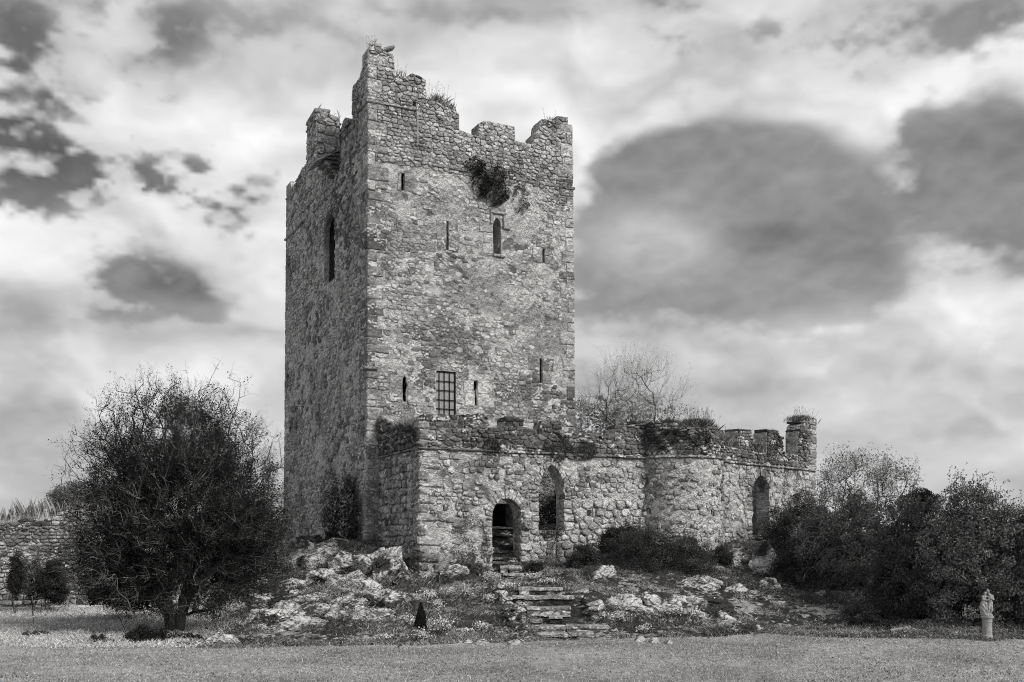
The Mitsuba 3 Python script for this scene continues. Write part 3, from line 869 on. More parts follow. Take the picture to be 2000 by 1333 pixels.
areg = arc_reg.difference(unary_union(loops_a).buffer(.015)).intersection(sbox(.15, 0, FA.len - .1, 30))
pieces += facing(FA, lower(areg), rng, .28, .17, .011, .042, lambda c: (curtain_tone(c)[0] - .02, .13), keep=lambda c: .5, see=.8)
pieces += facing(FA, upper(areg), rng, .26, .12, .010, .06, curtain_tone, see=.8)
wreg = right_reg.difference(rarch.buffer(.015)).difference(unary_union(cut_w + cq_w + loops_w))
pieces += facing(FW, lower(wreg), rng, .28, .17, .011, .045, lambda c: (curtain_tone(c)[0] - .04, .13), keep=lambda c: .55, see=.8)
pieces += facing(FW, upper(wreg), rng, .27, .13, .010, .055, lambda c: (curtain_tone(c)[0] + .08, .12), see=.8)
put_pieces(cwall, 'stone', pieces)
# flat capping stones along the tops of the merlons, and the cheeks of the merlons
caps = []
for fr, top, L in ((FM, mt, main_len), (FA, [(0, at_[0][1])] + at_, FA.len), (FW, wt, RLEN)):
    for (ua, za), (ub, zb) in zip(top[:-1], top[1:]):
        if ub - ua > .12 and (za + zb) / 2 > 6.62 + (.25 if fr is FW else 0):
            u = ua
            while u < ub - .05:
                w = min(rng.uniform(.25, .6), ub - u)
                zz = np.interp(u + w / 2, [ua, ub], [za, zb])
                if rng.random() < .85:
                    caps.append((1, block(fr, u + .004, u + w - .004, zz - .02, zz + (rng.uniform(.10, .18) if fr is FM else rng.uniform(.05, .12)), -TH - rng.uniform(-.05, .05), rng.uniform(0, .08), rng, ngauss(rng, .07, .04), .02, .015)))
                u += w
put_pieces(cw, 'capping_stone', caps, smooth=False)

# ------------------------------------------------------------------ plants, rocks: helpers


def unit(v):
    return v / np.maximum(np.linalg.norm(v, axis=-1, keepdims=True), 1e-9)


def leaf_piece(p, size, rng, tone, spread=.35, up=None, slim=.5):
    """one small folded leaf (two triangles) per point"""
    n = len(p)
    a = unit(rng.normal(size=(n, 3)) + (0 if up is None else up))
    b = unit(np.cross(a, rng.normal(size=(n, 3))))
    s = size * rng.uniform(.6, 1.4, (n, 1))
    c = np.cross(a, b) * s * .18
    v = np.stack([p - a * s * .5, p + b * s * slim * .5 + c, p + a * s * .5, p - b * s * slim * .5 + c], 1).reshape(-1, 3)
    i = np.arange(n)[:, None] * 4
    f = np.concatenate([i + [0, 1, 2], i + [0, 2, 3]], 1).reshape(-1, 3)
    t = np.clip(tone * np.exp(rng.normal(0, spread, n)), .01, .8)
    return v, f, np.column_stack([np.repeat(t, 4), np.repeat(rng.random(n), 4)])


def blade_piece(p, h, w, rng, tone, lean=.35, spread=.3):
    """one grass blade (a bent pair of triangles) per point"""
    n = len(p)
    th = rng.uniform(0, 2 * math.pi, n)
    s = np.column_stack([np.cos(th), np.sin(th), th * 0])
    h = h * rng.uniform(.5, 1.3, (n, 1))
    d = rng.normal(0, lean, (n, 3)) * [1, 1, 0]
    m, t = p + np.array([0, 0, .55]) * h + d * h * .3, p + np.array([0, 0, 1.0]) * h + d * h
    w = w * rng.uniform(.7, 1.3, (n, 1))
    v = np.stack([p - s * w, p + s * w, m + s * w * .6, t], 1).reshape(-1, 3)
    i = np.arange(n)[:, None] * 4
    f = np.concatenate([i + [0, 1, 2], i + [0, 2, 3]], 1).reshape(-1, 3)
    tn = np.clip(tone * np.exp(rng.normal(0, spread, n)), .01, .8)
    return v, f, np.column_stack([np.repeat(tn, 4), np.repeat(rng.random(n), 4)])


def tube_piece(p0, p1, r0, r1, tone, sides=4):
    n = len(p0)
    d = unit(p1 - p0)
    x = unit(np.cross(d, np.where(np.abs(d[:, 2:]) < .9, [[0, 0, 1.0]], [[1.0, 0, 0]])))
    y = np.cross(d, x)
    a = np.arange(sides) * 2 * math.pi / sides
    ring = x[:, None] * np.cos(a)[None, :, None] + y[:, None] * np.sin(a)[None, :, None]
    v = np.concatenate([p0[:, None] + ring * r0[:, None, None], p1[:, None] + ring * r1[:, None, None]], 1).reshape(-1, 3)
    k = np.arange(sides)
    k2 = (k + 1) % sides
    q = np.concatenate([np.column_stack([k, k2, k2 + sides]), np.column_stack([k, k2 + sides, k + sides])])
    f = (np.arange(n)[:, None, None] * 2 * sides + q[None]).reshape(-1, 3)
    return v, f, np.column_stack([np.repeat(np.broadcast_to(tone, n), 2 * sides), np.full(len(v), .5)])


def skeleton(stems, tips, rng, step=.35, wgt=.35, r_tip=.006, power=.47, sag=.0, wob=.12, r_max=1.0):
    """branches that join every tip to the stems: (p0, p1, r0, r1, tip node numbers, nodes)"""
    N, par, pl = [], [], []
    for st in stems:
        for k, p in enumerate(st):
            par.append(len(N) - 1 if k else -1)
            pl.append(pl[-1] + np.linalg.norm(p - N[-1]) if k else 0)
            N.append(np.array(p, float))
    cap = len(N) + len(tips) * 14
    A, L, m = np.zeros((cap, 3)), np.zeros(cap), len(N)
    A[:m], L[:m] = N, pl
    base = A[0]
    tips = tips[np.argsort(np.linalg.norm(tips - base, axis=1))]
    ends = []
    for t in tips:
        d = np.linalg.norm(A[:m] - t, axis=1)
        j = int(np.argmin(d + wgt * L[:m]))
        k = max(1, int(round(d[j] / step)))
        a = A[j].copy()
        last = j
        for i in range(1, k + 1):
            if m >= cap:
                break
            s = i / k
            p = a + (t - a) * s
            if i < k:
                p = p + rng.normal(0, wob * step, 3) + np.array([0, 0, sag * math.sin(math.pi * s) * d[j]])
            A[m] = p
            L[m] = L[last] + np.linalg.norm(p - A[last])
            par.append(last)
            last = m
            m += 1
        ends.append(last)
    par = np.array(par)
    cnt = np.zeros(m)
    cnt[ends] = 1
    for i in range(m - 1, -1, -1):
        if par[i] >= 0:
            cnt[par[i]] += cnt[i]
    r = np.minimum(r_tip * np.maximum(cnt, 1) ** power, r_max)
    i = np.nonzero(par >= 0)[0]
    return A[par[i]], A[i], np.minimum(r[par[i]], r[i] * 1.5), r[i], np.array(ends), A[:m]


def twigs(p, d, n, length, rng, r=.004, bend=.5, segs=3):
    """short zigzag twigs: n from each point, roughly along d"""
    P, D = np.repeat(p, n, 0), unit(np.repeat(d, n, 0) + rng.normal(0, bend, (len(p) * n, 3)))
    l = length * rng.uniform(.4, 1.3, (len(P), 1)) / segs
    out, pts = [], []
    for k in range(segs):
        Q = P + D * l
        out.append((P, Q, np.full(len(P), r * (1 - .25 * k)), np.full(len(P), r * (1 - .25 * (k + 1)))))
        pts.append(Q)
        P, D = Q, unit(D + rng.normal(0, bend * .8, D.shape))
    return [np.concatenate(x) for x in zip(*out)], np.concatenate(pts), P, D


def ball_points(c, r, n, rng, shell=.5):
    d = unit(rng.normal(size=(n, 3)))
    return np.array(c) + d * np.array(r) * (shell + (1 - shell) * rng.random((n, 1))) ** .6


def shrub(name, label, cat, c, r, clumps, per, size, tone, rng, group=None, clump_r=.28, stem_tone=.05, front=True, stems=5, rough=.22, shoots=0, slim=.5, low=-.55):
    """a bush: leaf clumps over an uneven dome, its stems, and shoots that stand out of it"""
    c, r = np.array(c, float), np.array(r, float)
    k = thing(name, label, cat, group)
    d = unit(rng.normal(size=(clumps * 3, 3)))
    d = d[d[:, 2] > low][:clumps]
    s = 1 + rough * 2 * (meshkit.fbm(d * 2.3 + c, 3, 4) - .5)
    cc = c + d * r * (s * rng.uniform(.72, 1.0, len(d)))[:, None]
    cr = clump_r * r.mean() * rng.uniform(.6, 1.35, len(cc))
    P = np.repeat(cc, per, 0) + unit(rng.normal(size=(len(cc) * per, 3))) * np.repeat(cr, per)[:, None] * rng.uniform(.45, 1.05, (len(cc) * per, 1)) * [1, 1, .8]
    g = ground_z(P[:, 0], P[:, 1])
    P0, okP = P, P[:, 2] > g - .02
    P = P[okP]
    inner = ball_points(c, r * .8, max(200, len(P) // 6), rng, .2)
    inner = inner[inner[:, 2] > ground_z(inner[:, 0], inner[:, 1])]
    ct = np.repeat(np.exp(rng.normal(0, .28, len(cc))), per)[:len(P0)][okP]
    lf = leaf_piece(P, size, rng, tone, slim=slim)
    lf[2][:, 0] = np.clip(lf[2][:, 0] * np.repeat(ct, 4), .01, .8)
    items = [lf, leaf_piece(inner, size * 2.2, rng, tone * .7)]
    b = np.array([c[0], c[1], float(ground_z(c[0], c[1])) - .1])
    ends = cc[rng.permutation(len(cc))[:max(stems * 4, 12)]]
    st = [[b + [rng.normal(0, r[0] * .12), rng.normal(0, r[1] * .12), 0], b + [rng.normal(0, r[0] * .25), rng.normal(0, r[1] * .25), r[2] * .5]] for _ in range(stems)]
    p0, p1, r0, r1, e, A = skeleton(st, ends, rng, step=.3, r_tip=.006)
    tubes = [tube_piece(p0, p1, r0, r1, stem_tone)]
    if shoots:
        up = cc[np.argsort(-(cc - c)[:, 2] - .3 * rng.random(len(cc)) * r[2])][:shoots]
        (a0, a1, q0, q1), pts, _, _ = twigs(up, np.tile([0, 0, 1.0], (len(up), 1)), 2, .75, rng, .005, .35, 4)
        tubes.append(tube_piece(a0, a1, q0, q1, stem_tone, 3))
        s = rng.random((len(a0) * 4, 1))
        lp = np.repeat(a0, 4, 0) * (1 - s) + np.repeat(a1, 4, 0) * s + rng.normal(0, .025, (len(a0) * 4, 3))
        items.append(leaf_piece(lp, size, rng, tone * 1.2, slim=slim))
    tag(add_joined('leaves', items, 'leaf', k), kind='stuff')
    tag(add_joined('stems', tubes, 'bark', k), kind='stuff')
    return k


def rock(label, c, r, seed, parent=None, tone=.5, name='rock', cat='rock', group=None, planes=9, tilt=(.5, .2), sub=4, rough=.34, turn=None):
    """an outcrop: a ball cut by planes, split along its beds, weathered"""
    g = np.random.default_rng(seed)
    s = trimesh.creation.icosphere(subdivisions=sub, radius=1)
    v = np.array(s.vertices)
    for _ in range(planes):
        n = unit(g.normal(size=3))
        n[2] = abs(n[2]) * .7
        n = unit(n)
        d = g.uniform(.5, .85)
        v -= np.maximum(v @ n - d, 0)[:, None] * n
    bed = unit(np.array([tilt[0], tilt[1], 1.0]))
    h = v @ bed * 4.5 + 1.2 * (meshkit.fbm(v * 1.5 + seed, 3, 1) - .5) * 4
    step_ = (h - np.floor(h))
    v *= (1 + rough * (meshkit.fbm(v * 2.4 + seed, 5, 2) - .5) * 2 - .12 * (np.abs(step_ - .5) > .40) + .06 * (meshkit.fbm(v * 9 + seed, 3, 8) - .5))[:, None]
    a = g.uniform(0, 6.28) if turn is None else turn
    R = np.array([[math.cos(a), -math.sin(a), 0], [math.sin(a), math.cos(a), 0], [0, 0, 1]])
    v = (v @ R.T) * r + c
    uv = np.tile([tone, .5], (len(v), 1))
    if parent:
        return add(name, (v, np.array(s.faces)), 'limestone', parent, False, uv=uv)
    return tag(add(name, (v, np.array(s.faces)), 'limestone', None, False, uv=uv), label, cat, group)


def on_ground(px, py, guess):
    """the point of the ground that the photograph shows there, near the given distance"""
    ys = np.linspace(guess - 6, guess + 6, 241)
    xs = (px - CX) / FPX * ys
    dz = (EYE - (py - HY) / FPX * ys) - ground_z(xs, ys)
    s = np.nonzero(np.diff(np.sign(dz)))[0]
    i = s[np.argmin(np.abs(ys[s] - guess))] if len(s) else int(np.argmin(np.abs(dz)))
    return np.array([xs[i], ys[i], float(ground_z(xs[i], ys[i]))])


def box_px(x0, y0, x1, y1, Y, depth):
    """centre and half sizes of what fills a rectangle of the photograph at the distance Y"""
    a, b = pt(x0, y0, Y), pt(x1, y1, Y)
    return (a + b) / 2, np.array([(b[0] - a[0]) / 2, depth, (a[2] - b[2]) / 2])


# ------------------------------------------------------------------ the boundary wall on the left
rng = np.random.default_rng(31)
BW = Flat(np.array([-26.5, 44.6]), np.array([.995, .0998]), np.array([.0998, -.995]))
bw_ = thing('boundary_wall', 'rough dry stone wall at the left edge behind the dark bushes', 'wall')
bt = [(0, 3.5)]
for px, py in [(-60, 1024), (0, 1020), (30, 1019), (45, 1012), (62, 1012), (75, 1016), (105, 1012), (112, 1002), (130, 998), (160, 996), (200, 1002), (260, 1006), (330, 1010), (420, 1015), (560, 1024)]:
    bt.append(BW.at(px, py))
BL = bt[-1][0]
breg = Polygon(bt + [(BL, -.3), (0, -.3)]).buffer(0)
bcore = add_joined('wall', slab(BW, breg, -.7, -.03), 'mortar', bw_)
bp = facing(BW, breg, rng, .32, .16, .014, .07, (.42, .2), see=1)
put_pieces(bcore, 'stone', bp)
for i, (px, py, h) in enumerate([(10, 1022, .6), (60, 1014, .8), (150, 1000, .45)]):
    u, z = BW.at(px, py)
    q = np.column_stack([u + rng.normal(0, .45, 130), np.full(130, z - .02), rng.uniform(-.5, 0, 130)])
    k = thing('grass_tuft', ['tall dry grass on top of the stone wall at the left edge', 'tall feathery grass beside the round stone on the left wall', 'short pale grass on the wall top next to the thorn tree'][i], 'grass tuft')
    add_joined('blades', [blade_piece(BW.pos(q), h, .0035, rng, .24, .22)], 'leaf', k)
rock('round stone sitting on top of the wall at the left edge', BW.pos(np.array([[BW.at(52, 1012)[0], BW.at(52, 1010)[1] + .04, -.3]]))[0], np.array([.30, .25, .24]), 77, tone=.2, name='coping_stone', cat='stone', sub=3)

# ------------------------------------------------------------------ stair, path and the stones beside it
stair = thing('garden_stair', 'broad weathered stone steps climbing from the lawn to the gateway', 'stair')


def slab_box(x0, x1, y0, d, ztop, h, seed, amp, mat, name, t):
    g = trimesh.creation.box((x1 - x0, d, h)).subdivide_to_size(.09)
    v = np.array(g.vertices)
    w = meshkit.fbm(v * 4 + [seed, seed * .7, 0], 3, 5) - .5
    front = v[:, 1] < -d / 2 + .02
    v[:, 1] += amp * 2.2 * w * (v[:, 1] < 0)
    v[:, 2] += amp * 1.3 * (meshkit.fbm(v * [2.2, 3, 3] + [seed, 0, 0], 3, 9) - .5) - .035 * front * (meshkit.fbm(v * 3.5 + [seed, 3, 0], 2, 6) > .5) * (v[:, 2] > 0)
    v += [(x0 + x1) / 2, y0 + d / 2, ztop - h / 2]
    add(name, (v, np.array(g.faces)), mat, stair, False, tone=t)


def step(name, px0, px1, py, Y, h=.2, d=.5, t=.42, lab=None, segs=1):
    """a worn tread slab lying on a darker mossy riser"""
    a, b = pt(px0, py, Y), pt(px1, py, Y)
    xs = np.linspace(a[0], b[0], segs + 1) + np.concatenate([[0], rng.normal(0, .12, segs - 1), [0]])
    for i in range(segs):
        zt = a[2] + rng.normal(0, .012)
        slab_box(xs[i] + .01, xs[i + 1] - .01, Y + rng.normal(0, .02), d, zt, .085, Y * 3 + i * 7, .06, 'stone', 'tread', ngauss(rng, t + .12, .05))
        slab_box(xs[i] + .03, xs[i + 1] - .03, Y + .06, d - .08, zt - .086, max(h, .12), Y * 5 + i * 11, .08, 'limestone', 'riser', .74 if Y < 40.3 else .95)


step('step', 1048, 1162, 1239, 29.75, .16, .7, .42, segs=2)
step('step', 1036, 1190, 1222, 30.4, .18, .7, .45, segs=2)
step('step', 1034, 1060, 1211, 31.0, .16, .45, .25)
step('step', 1072, 1100, 1204, 31.2, .08, .35, .5)
step('step', 1028, 1116, 1187.5, 31.75, .20, .7, .42, segs=1)
step('step', 1000, 1122, 1167, 32.5, .24, .75, .42, segs=1)
step('step', 1012, 1100, 1149, 33.3, .24, .75, .45, segs=1)
step('step', 986, 1026, 1131, 38.25, .14, .6, .42)
step('step', 982, 1024, 1121.5, 38.85, .17, .7, .38)
step('step', 976, 1020, 1107, 39.55, .28, .9, .42, segs=2)
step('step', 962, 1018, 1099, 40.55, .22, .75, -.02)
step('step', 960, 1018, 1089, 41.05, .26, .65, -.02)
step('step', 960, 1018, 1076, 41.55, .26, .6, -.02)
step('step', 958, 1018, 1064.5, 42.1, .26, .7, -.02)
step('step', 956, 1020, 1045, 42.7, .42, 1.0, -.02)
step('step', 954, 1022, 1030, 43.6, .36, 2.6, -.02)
# low side walls of stacked stones
sw = []
for (px, py, Y, n, w) in [(1016, 1232, 29.9, 5, .36), (1004, 1215, 30.6, 4, .34), (994, 1195, 31.5, 4, .34), (984, 1178, 32.3, 3, .32), (972, 1162, 33.2, 3, .34), (962, 1150, 34.2, 2, .34)]:
    p = on_ground(px, py, Y)
    for k in range(n):
        h = rng.uniform(.12, .2)
        sw.append((np.array([p[0] + rng.normal(0, .03), p[1] + rng.normal(0, .03), p[2] - .1 + .15 * k + h / 2]), np.array([w * rng.uniform(.45, .62), .3, h * .6])))
for (px, py, Y, n) in [(1136, 1166, 33.4, 2), (1148, 1178, 32.8, 2), (1158, 1190, 32.2, 2), (1166, 1200, 31.6, 3), (1172, 1212, 31.0, 3), (1178, 1226, 30.3, 2), (1196, 1238, 29.9, 1)]:
    p = on_ground(px, py, Y)
    for k in range(n):
        sw.append((np.array([p[0] + rng.normal(0, .06), p[1] + rng.normal(0, .05), p[2] + .04 + .14 * k]), np.array([rng.uniform(.2, .34), .22, rng.uniform(.08, .13)])))
for i, (c, r) in enumerate(sw):
    rock(None, c, r, 300 + i, stair, tone=float(rng.choice([.3, .5, .62])), name='side_stone', sub=2, rough=.2, planes=12)

# ------------------------------------------------------------------ rocks of the mound
RK = [  # label, x0, y0, x1, y1, distance, depth, seed, mossiness
    ('pale ribbed rock face at the foot of the tower left of the shrub', 548, 1048, 640, 1118, 46, 1.5, 1, .40, (1.6, .2)),
    ('steep split rock rib beside the dark shrub under the tower', 620, 1050, 668, 1122, 44.2, .8, 2, .42, (1.9, .2)),
    ('tall leaning boulder with dark mossy top at the foot of the curtain wall', 702, 1066, 796, 1162, 38.6, 1.0, 3, .62, (1.2, .4)),
    ('grey slab lying left on the slope under the thorn tree', 500, 1140, 606, 1200, 35.4, .9, 4, .45, (.9, .2)),
    ('broad pale rock on the lower slope left of the small conifer', 560, 1182, 650, 1240, 32.0, .8, 5, .38, (.3, .2)),
    ('wide stepped limestone ledge in the middle of the left slope', 640, 1158, 772, 1222, 33.4, .9, 6, .42, (.2, .1)),
    ('low smooth rock where the left slope meets the rough ground', 480, 1188, 560, 1236, 31.2, .6, 7, .46, (.7, .2)),
    ('dark hollowed rock below the wide limestone ledge', 676, 1202, 744, 1246, 31.2, .5, 8, .60, (.8, .2)),
    ('small white rock perched on the limestone ledge', 690, 1160, 730, 1186, 34.8, .4, 9, .15, (.3, .1)),
    ('pale rock between the leaning boulder and the small conifer', 764, 1178, 826, 1214, 33.4, .5, 10, .40, (.5, .1)),
    ('grey rock strip half sunk in grass above the ledge', 600, 1118, 680, 1150, 38.6, .7, 11, .52, (.9, .2)),
    ('flat pale stone lying at the lawn edge left of the conifer', 598, 1250, 650, 1268, 28.6, .35, 12, .35, (.2, .1)),
    ('mottled black and white boulder below the right archway', 1470, 1072, 1536, 1136, 40.6, .8, 13, .48, (.5, .2)),
    ('pale lichen covered rock left of the mottled boulder', 1416, 1070, 1470, 1106, 41.6, .6, 14, .46, (.4, .2)),
    ('left end of the pale ledge right of the steps', 1170, 1170, 1262, 1212, 32.6, .6, 15, .50, (.2, .1)),
    ('bright cracked middle rock of the ledge right of the steps', 1250, 1158, 1342, 1208, 33.0, .6, 16, .34, (.6, .1)),
    ('right end of the pale ledge with white flowers over it', 1330, 1162, 1424, 1210, 33.2, .6, 17, .42, (.3, .1)),
    ('low pale rock on its own at the lawn edge right of the ledge', 1408, 1210, 1484, 1242, 31.0, .5, 18, .30, (.2, .1)),
    ('square pale rock showing under the heather mound', 1150, 1108, 1214, 1158, 37.0, .6, 19, .40, (.3, .1)),
    ('long pale rock slab beside the ivy under the thorn tree', 396, 1246, 488, 1276, 28.0, .4, 20, .34, (.5, .0)),
    ('small pale stone caught in the dark thicket on the right', 1636, 1088, 1654, 1102, 38.4, .2, 21, .1, (.4, .2)),
    ('rock with white edge in front of the tilted boulder', 770, 1120, 800, 1146, 36.8, .4, 22, .30, (.6, .2)),
    ('mossy grey rock above the flower clumps near the corner of the wall', 860, 1110, 930, 1146, 38.4, .5, 23, .58, (.5, .2)),
    ('low mossy rock right of the heather mound', 1330, 1120, 1400, 1160, 37.0, .6, 24, .60, (.5, .2)),
    ('pale rock low on the slope between ledge and thicket', 1440, 1150, 1500, 1180, 36.4, .5, 25, .45, (.4, .2)),
]
for (lab, x0, y0, x1, y1, Y, dp, sd, tone, tl) in RK:
    c, r = box_px(x0, y0, x1, y1, Y, dp)
    c[1] += dp * .35
    c[2] -= r[2] * .12
    rock(lab, c, r * [1.35, 1.2, 1.55], sd, tone=tone, tilt=tl, turn=0.0 if r[0] > 1.4 * dp else None)


def ledges(label, corners, n, Y0, seed, tilt, turn, lo=.35, hi=.95, moss=(.28, .50)):
    """one broken outcrop: many bedded ribs that break through the turf inside the corners of a patch of the slope"""
    g = np.random.default_rng(seed)
    k = thing('limestone_outcrop', label, 'rock')
    A_, B_, C_, D_ = [np.array(on_ground(*c)) for c in corners]
    i = 0
    while i < n:
        u, w = g.random(2)
        p = (A_ * (1 - u) + B_ * u) * (1 - w) + (D_ * (1 - u) + C_ * u) * w
        p[2] = float(ground_z(p[0], p[1]))
        L = g.uniform(lo, hi)
        r = np.array([L, L * g.uniform(.4, .7), L * g.uniform(.30, .62)])
        rock(None, p + [0, 0, r[2] * g.uniform(.0, .25)], r, seed * 100 + i, k, tone=g.uniform(*moss), name='ledge', tilt=(tilt[0] * g.uniform(.6, 1.3), tilt[1]), turn=turn + g.normal(0, .3), sub=3 if L < .6 else 4, planes=11)
        i += 1
    return k


ledges('broken limestone outcrop spread over the slope between thorn tree and conifer', [(470, 1236, 30.8), (770, 1222, 31.4), (790, 1166, 34.5), (560, 1150, 36.5)], 46, 33, 7, (.6, .2), .35)
ledges('limestone ribs climbing from the slope to the foot of the tower', [(560, 1146, 37), (716, 1146, 37), (690, 1070, 42.5), (560, 1078, 45)], 26, 40, 8, (1.5, .2), .6)
ledges('rubble of low pale rocks right of the steps', [(1186, 1226, 30.6), (1400, 1222, 31.2), (1420, 1166, 34.5), (1160, 1172, 34.0)], 22, 32, 9, (.3, .2), -.2, .25, .6)
ledges('scattered grey rocks on the turf right of the heather', [(1400, 1180, 34), (1540, 1180, 35), (1540, 1090, 40.5), (1400, 1104, 40)], 14, 37, 12, (.4, .2), .1, .25, .6, (.42, .6))
BS = [('white rounded stone at the foot of the step wall', 1003, 1243, 20, 13, .05), ('grey flat stone under the white rounded stone', 1006, 1256, 30, 11, .4), ('low grey stone left of the foot of the steps', 974, 1232, 20, 11, .3), ('thin stone leaning by the stair foot', 988, 1229, 18, 10, .3),
      ('flat pale stone at lawn edge below the flower clumps', 916, 1253, 22, 8, .25), ('jagged stone at lawn edge between flowers and steps', 944, 1255, 30, 11, .35), ('pale stone at lawn edge under the small conifer', 790, 1263, 26, 9, .2),
      ('pale stone at lawn edge right of the steps', 1250, 1249, 24, 12, .25), ('middle stone of three at lawn edge right of the steps', 1277, 1252, 26, 11, .35), ('last and lowest of three stones at lawn edge right of the steps', 1304, 1255, 20, 8, .3), ('flat slab lying in the grass at the foot of the steps', 1030, 1248, 34, 9, .45)]
for i, (lab, px, py, w, h, tone) in enumerate(BS):
    p = on_ground(px, py + h * .4, 29)
    s = p[1] / FPX
    rock(lab, p + [0, 0, h * s * .35], np.array([w * s * .55, w * s * .4, h * s * .62]), 60 + i, tone=tone, name='border_stone', cat='stone', sub=3, rough=.2)

# ------------------------------------------------------------------ the thorn tree on the left
rng = np.random.default_rng(41)
tb = on_ground(342, 1238, 31.0)
k = thing('thorn_tree', 'broad dark thorn tree with bare outer twigs standing left of the tower', 'tree')
d = unit(rng.normal(size=(6400, 3)) - [0, 0, .15])
d = d[(d[:, 2] > -.88)]
ctr, rad = tb + np.array([.24, 0, 3.45]), np.array([2.85, 2.7, 3.5])
env = np.clip(1.04 + .70 * (meshkit.fbm(d * 2.6 + 5, 3, 6) - .5) * 2, .62, 1.3)
sh = rng.random(len(d)) ** .45
tips = ctr + d * rad * (env * (.30 + .66 * sh))[:, None]
tips = tips[tips[:, 2] > tb[2] + .42]
r_h = np.hypot(tips[:, 0] - tb[0], tips[:, 1] - tb[1])
tips = tips[(r_h > .8) | (tips[:, 2] > tb[2] + 1.7)][:2900]
skirt = pt(215, 1115, 31.2) + ball_points((0, 0, 0), (1.15, 1.3, .85), 260, rng, .2)
skirt = np.vstack([skirt, pt(505, 1050, 31.4) + ball_points((0, 0, 0), (.9, 1.2, .95), 200, rng, .2)])
spike = ctr + unit(np.column_stack([rng.normal(0, .75, 150), rng.normal(0, .5, 150), np.abs(rng.normal(.7, .4, 150))])) * rad * rng.uniform(.95, 1.25, (150, 1))
stems = []
for a in range(6):
    an = a * 1.05 + .3
    o = np.array([math.cos(an), math.sin(an) * .7, 0]) * 1.35
    stems.append([tb + o * .10 + [0, 0, -.15], tb + o * .16 + [0, 0, .5], tb + o * (.30 + .1 * (a % 2)) + [0, 0, 1.1], tb + o * (.62 + .25 * (a % 3)) + [.05 * a, 0, 2.0]])
p0, p1, r0, r1, e, A = skeleton(stems, np.vstack([tips, spike, skirt[skirt[:, 2] > .25]]), rng, step=.28, wgt=.30, r_tip=.0065, power=.45, sag=.06, wob=.28, r_max=.11)
thick = r1 > .022
add_joined('trunk', [tube_piece(p0[thick], p1[thick], r0[thick], r1[thick], .05, 7)], 'bark', k)
out = unit(A[e] - (tb + [0, 0, 1.6]))
(a0, a1, q0, q1), tp, te, td = twigs(A[e], out, 3, .42, rng, .0042, .45, 3)
(b0, b1, s0, s1), tp2, _, _ = twigs(tp[::2], np.repeat(out, 3, 0)[np.arange(len(tp)) % (len(out) * 3)][::2], 1, .20, rng, .003, .9, 2)
tt = np.clip(.15 * np.exp(rng.normal(0, .6, len(a0))), .03, .4)
add_joined('branch', [tube_piece(p0[~thick], p1[~thick], r0[~thick], r1[~thick], np.clip(.06 * np.exp(rng.normal(0, .6, (~thick).sum())), .02, .3), 4), tube_piece(a0, a1, q0, q1, tt, 3), tube_piece(b0, b1, s0, s1, .11, 3)], 'bark', k)
allp = np.vstack([tp, tp2, A[e], (p0[~thick] + p1[~thick]) / 2])
rel = np.linalg.norm((allp - ctr) / rad, axis=1)
keep = rng.random(len(allp)) < np.clip(1.85 - 1.55 * rel + .5 * (meshkit.fbm(allp * 1.1, 2, 3) - .5), .06, 1)
lp = np.repeat(allp[keep], 9, 0)
lp = lp + rng.normal(0, .075, lp.shape)
add_joined('leaves', [leaf_piece(lp, .048, rng, .019, .4)], 'leaf', k)

# ------------------------------------------------------------------ trees and shrubs
rng = np.random.default_rng(43)


def tree_px(name, label, base, boxpx, Y, depth, ntips, rng, stems_at, leafn, leaf_size, leaf_tone, twig_tone=.06, twig_len=.5, tw=3, up=.4, r_tip=.008, bottom=-.3, spread=.4):
    k = thing(name, label, 'tree')
    c, r = box_px(*boxpx, Y, depth)
    d = unit(rng.normal(size=(ntips * 3, 3)) + [0, 0, up * .3])
    d = d[d[:, 2] > bottom][:ntips]
    tips = c + d * r * ((.35 + .55 * rng.random(len(d)) ** .5) * (1 + .7 * (meshkit.fbm(d * 2 + c, 3, 2) - .5)))[:, None]
    st = [[base, base + np.array([dx, dy, h]) * .5, base + np.array([dx, dy, h])] for dx, dy, h in stems_at]
    p0, p1, r0, r1, e, A = skeleton(st, tips, rng, step=.4, wgt=.25, r_tip=r_tip, power=.5, wob=.14, r_max=.14)
    t = r1 > r_tip * 3
    add_joined('trunk', [tube_piece(p0[t], p1[t], r0[t], r1[t], twig_tone, 6)], 'bark', k)
    o = unit(unit(A[e] - base) + [0, 0, up])
    (a0, a1, q0, q1), tp, _, _ = twigs(A[e], o, tw, twig_len, rng, r_tip * .8, .28, 3)
    add_joined('branch', [tube_piece(p0[~t], p1[~t], r0[~t], r1[~t], twig_tone, 4), tube_piece(a0, a1, q0, q1, twig_tone, 3)], 'bark', k)
    if leafn:
        base_p = np.vstack([tp, A[e]])
        lp = base_p[rng.integers(0, len(base_p), leafn)] + rng.normal(0, leaf_size * 1.3, (leafn, 3))
        add_joined('leaves', [leaf_piece(lp, leaf_size, rng, leaf_tone, spread, slim=.42)], 'leaf', k)
    return k


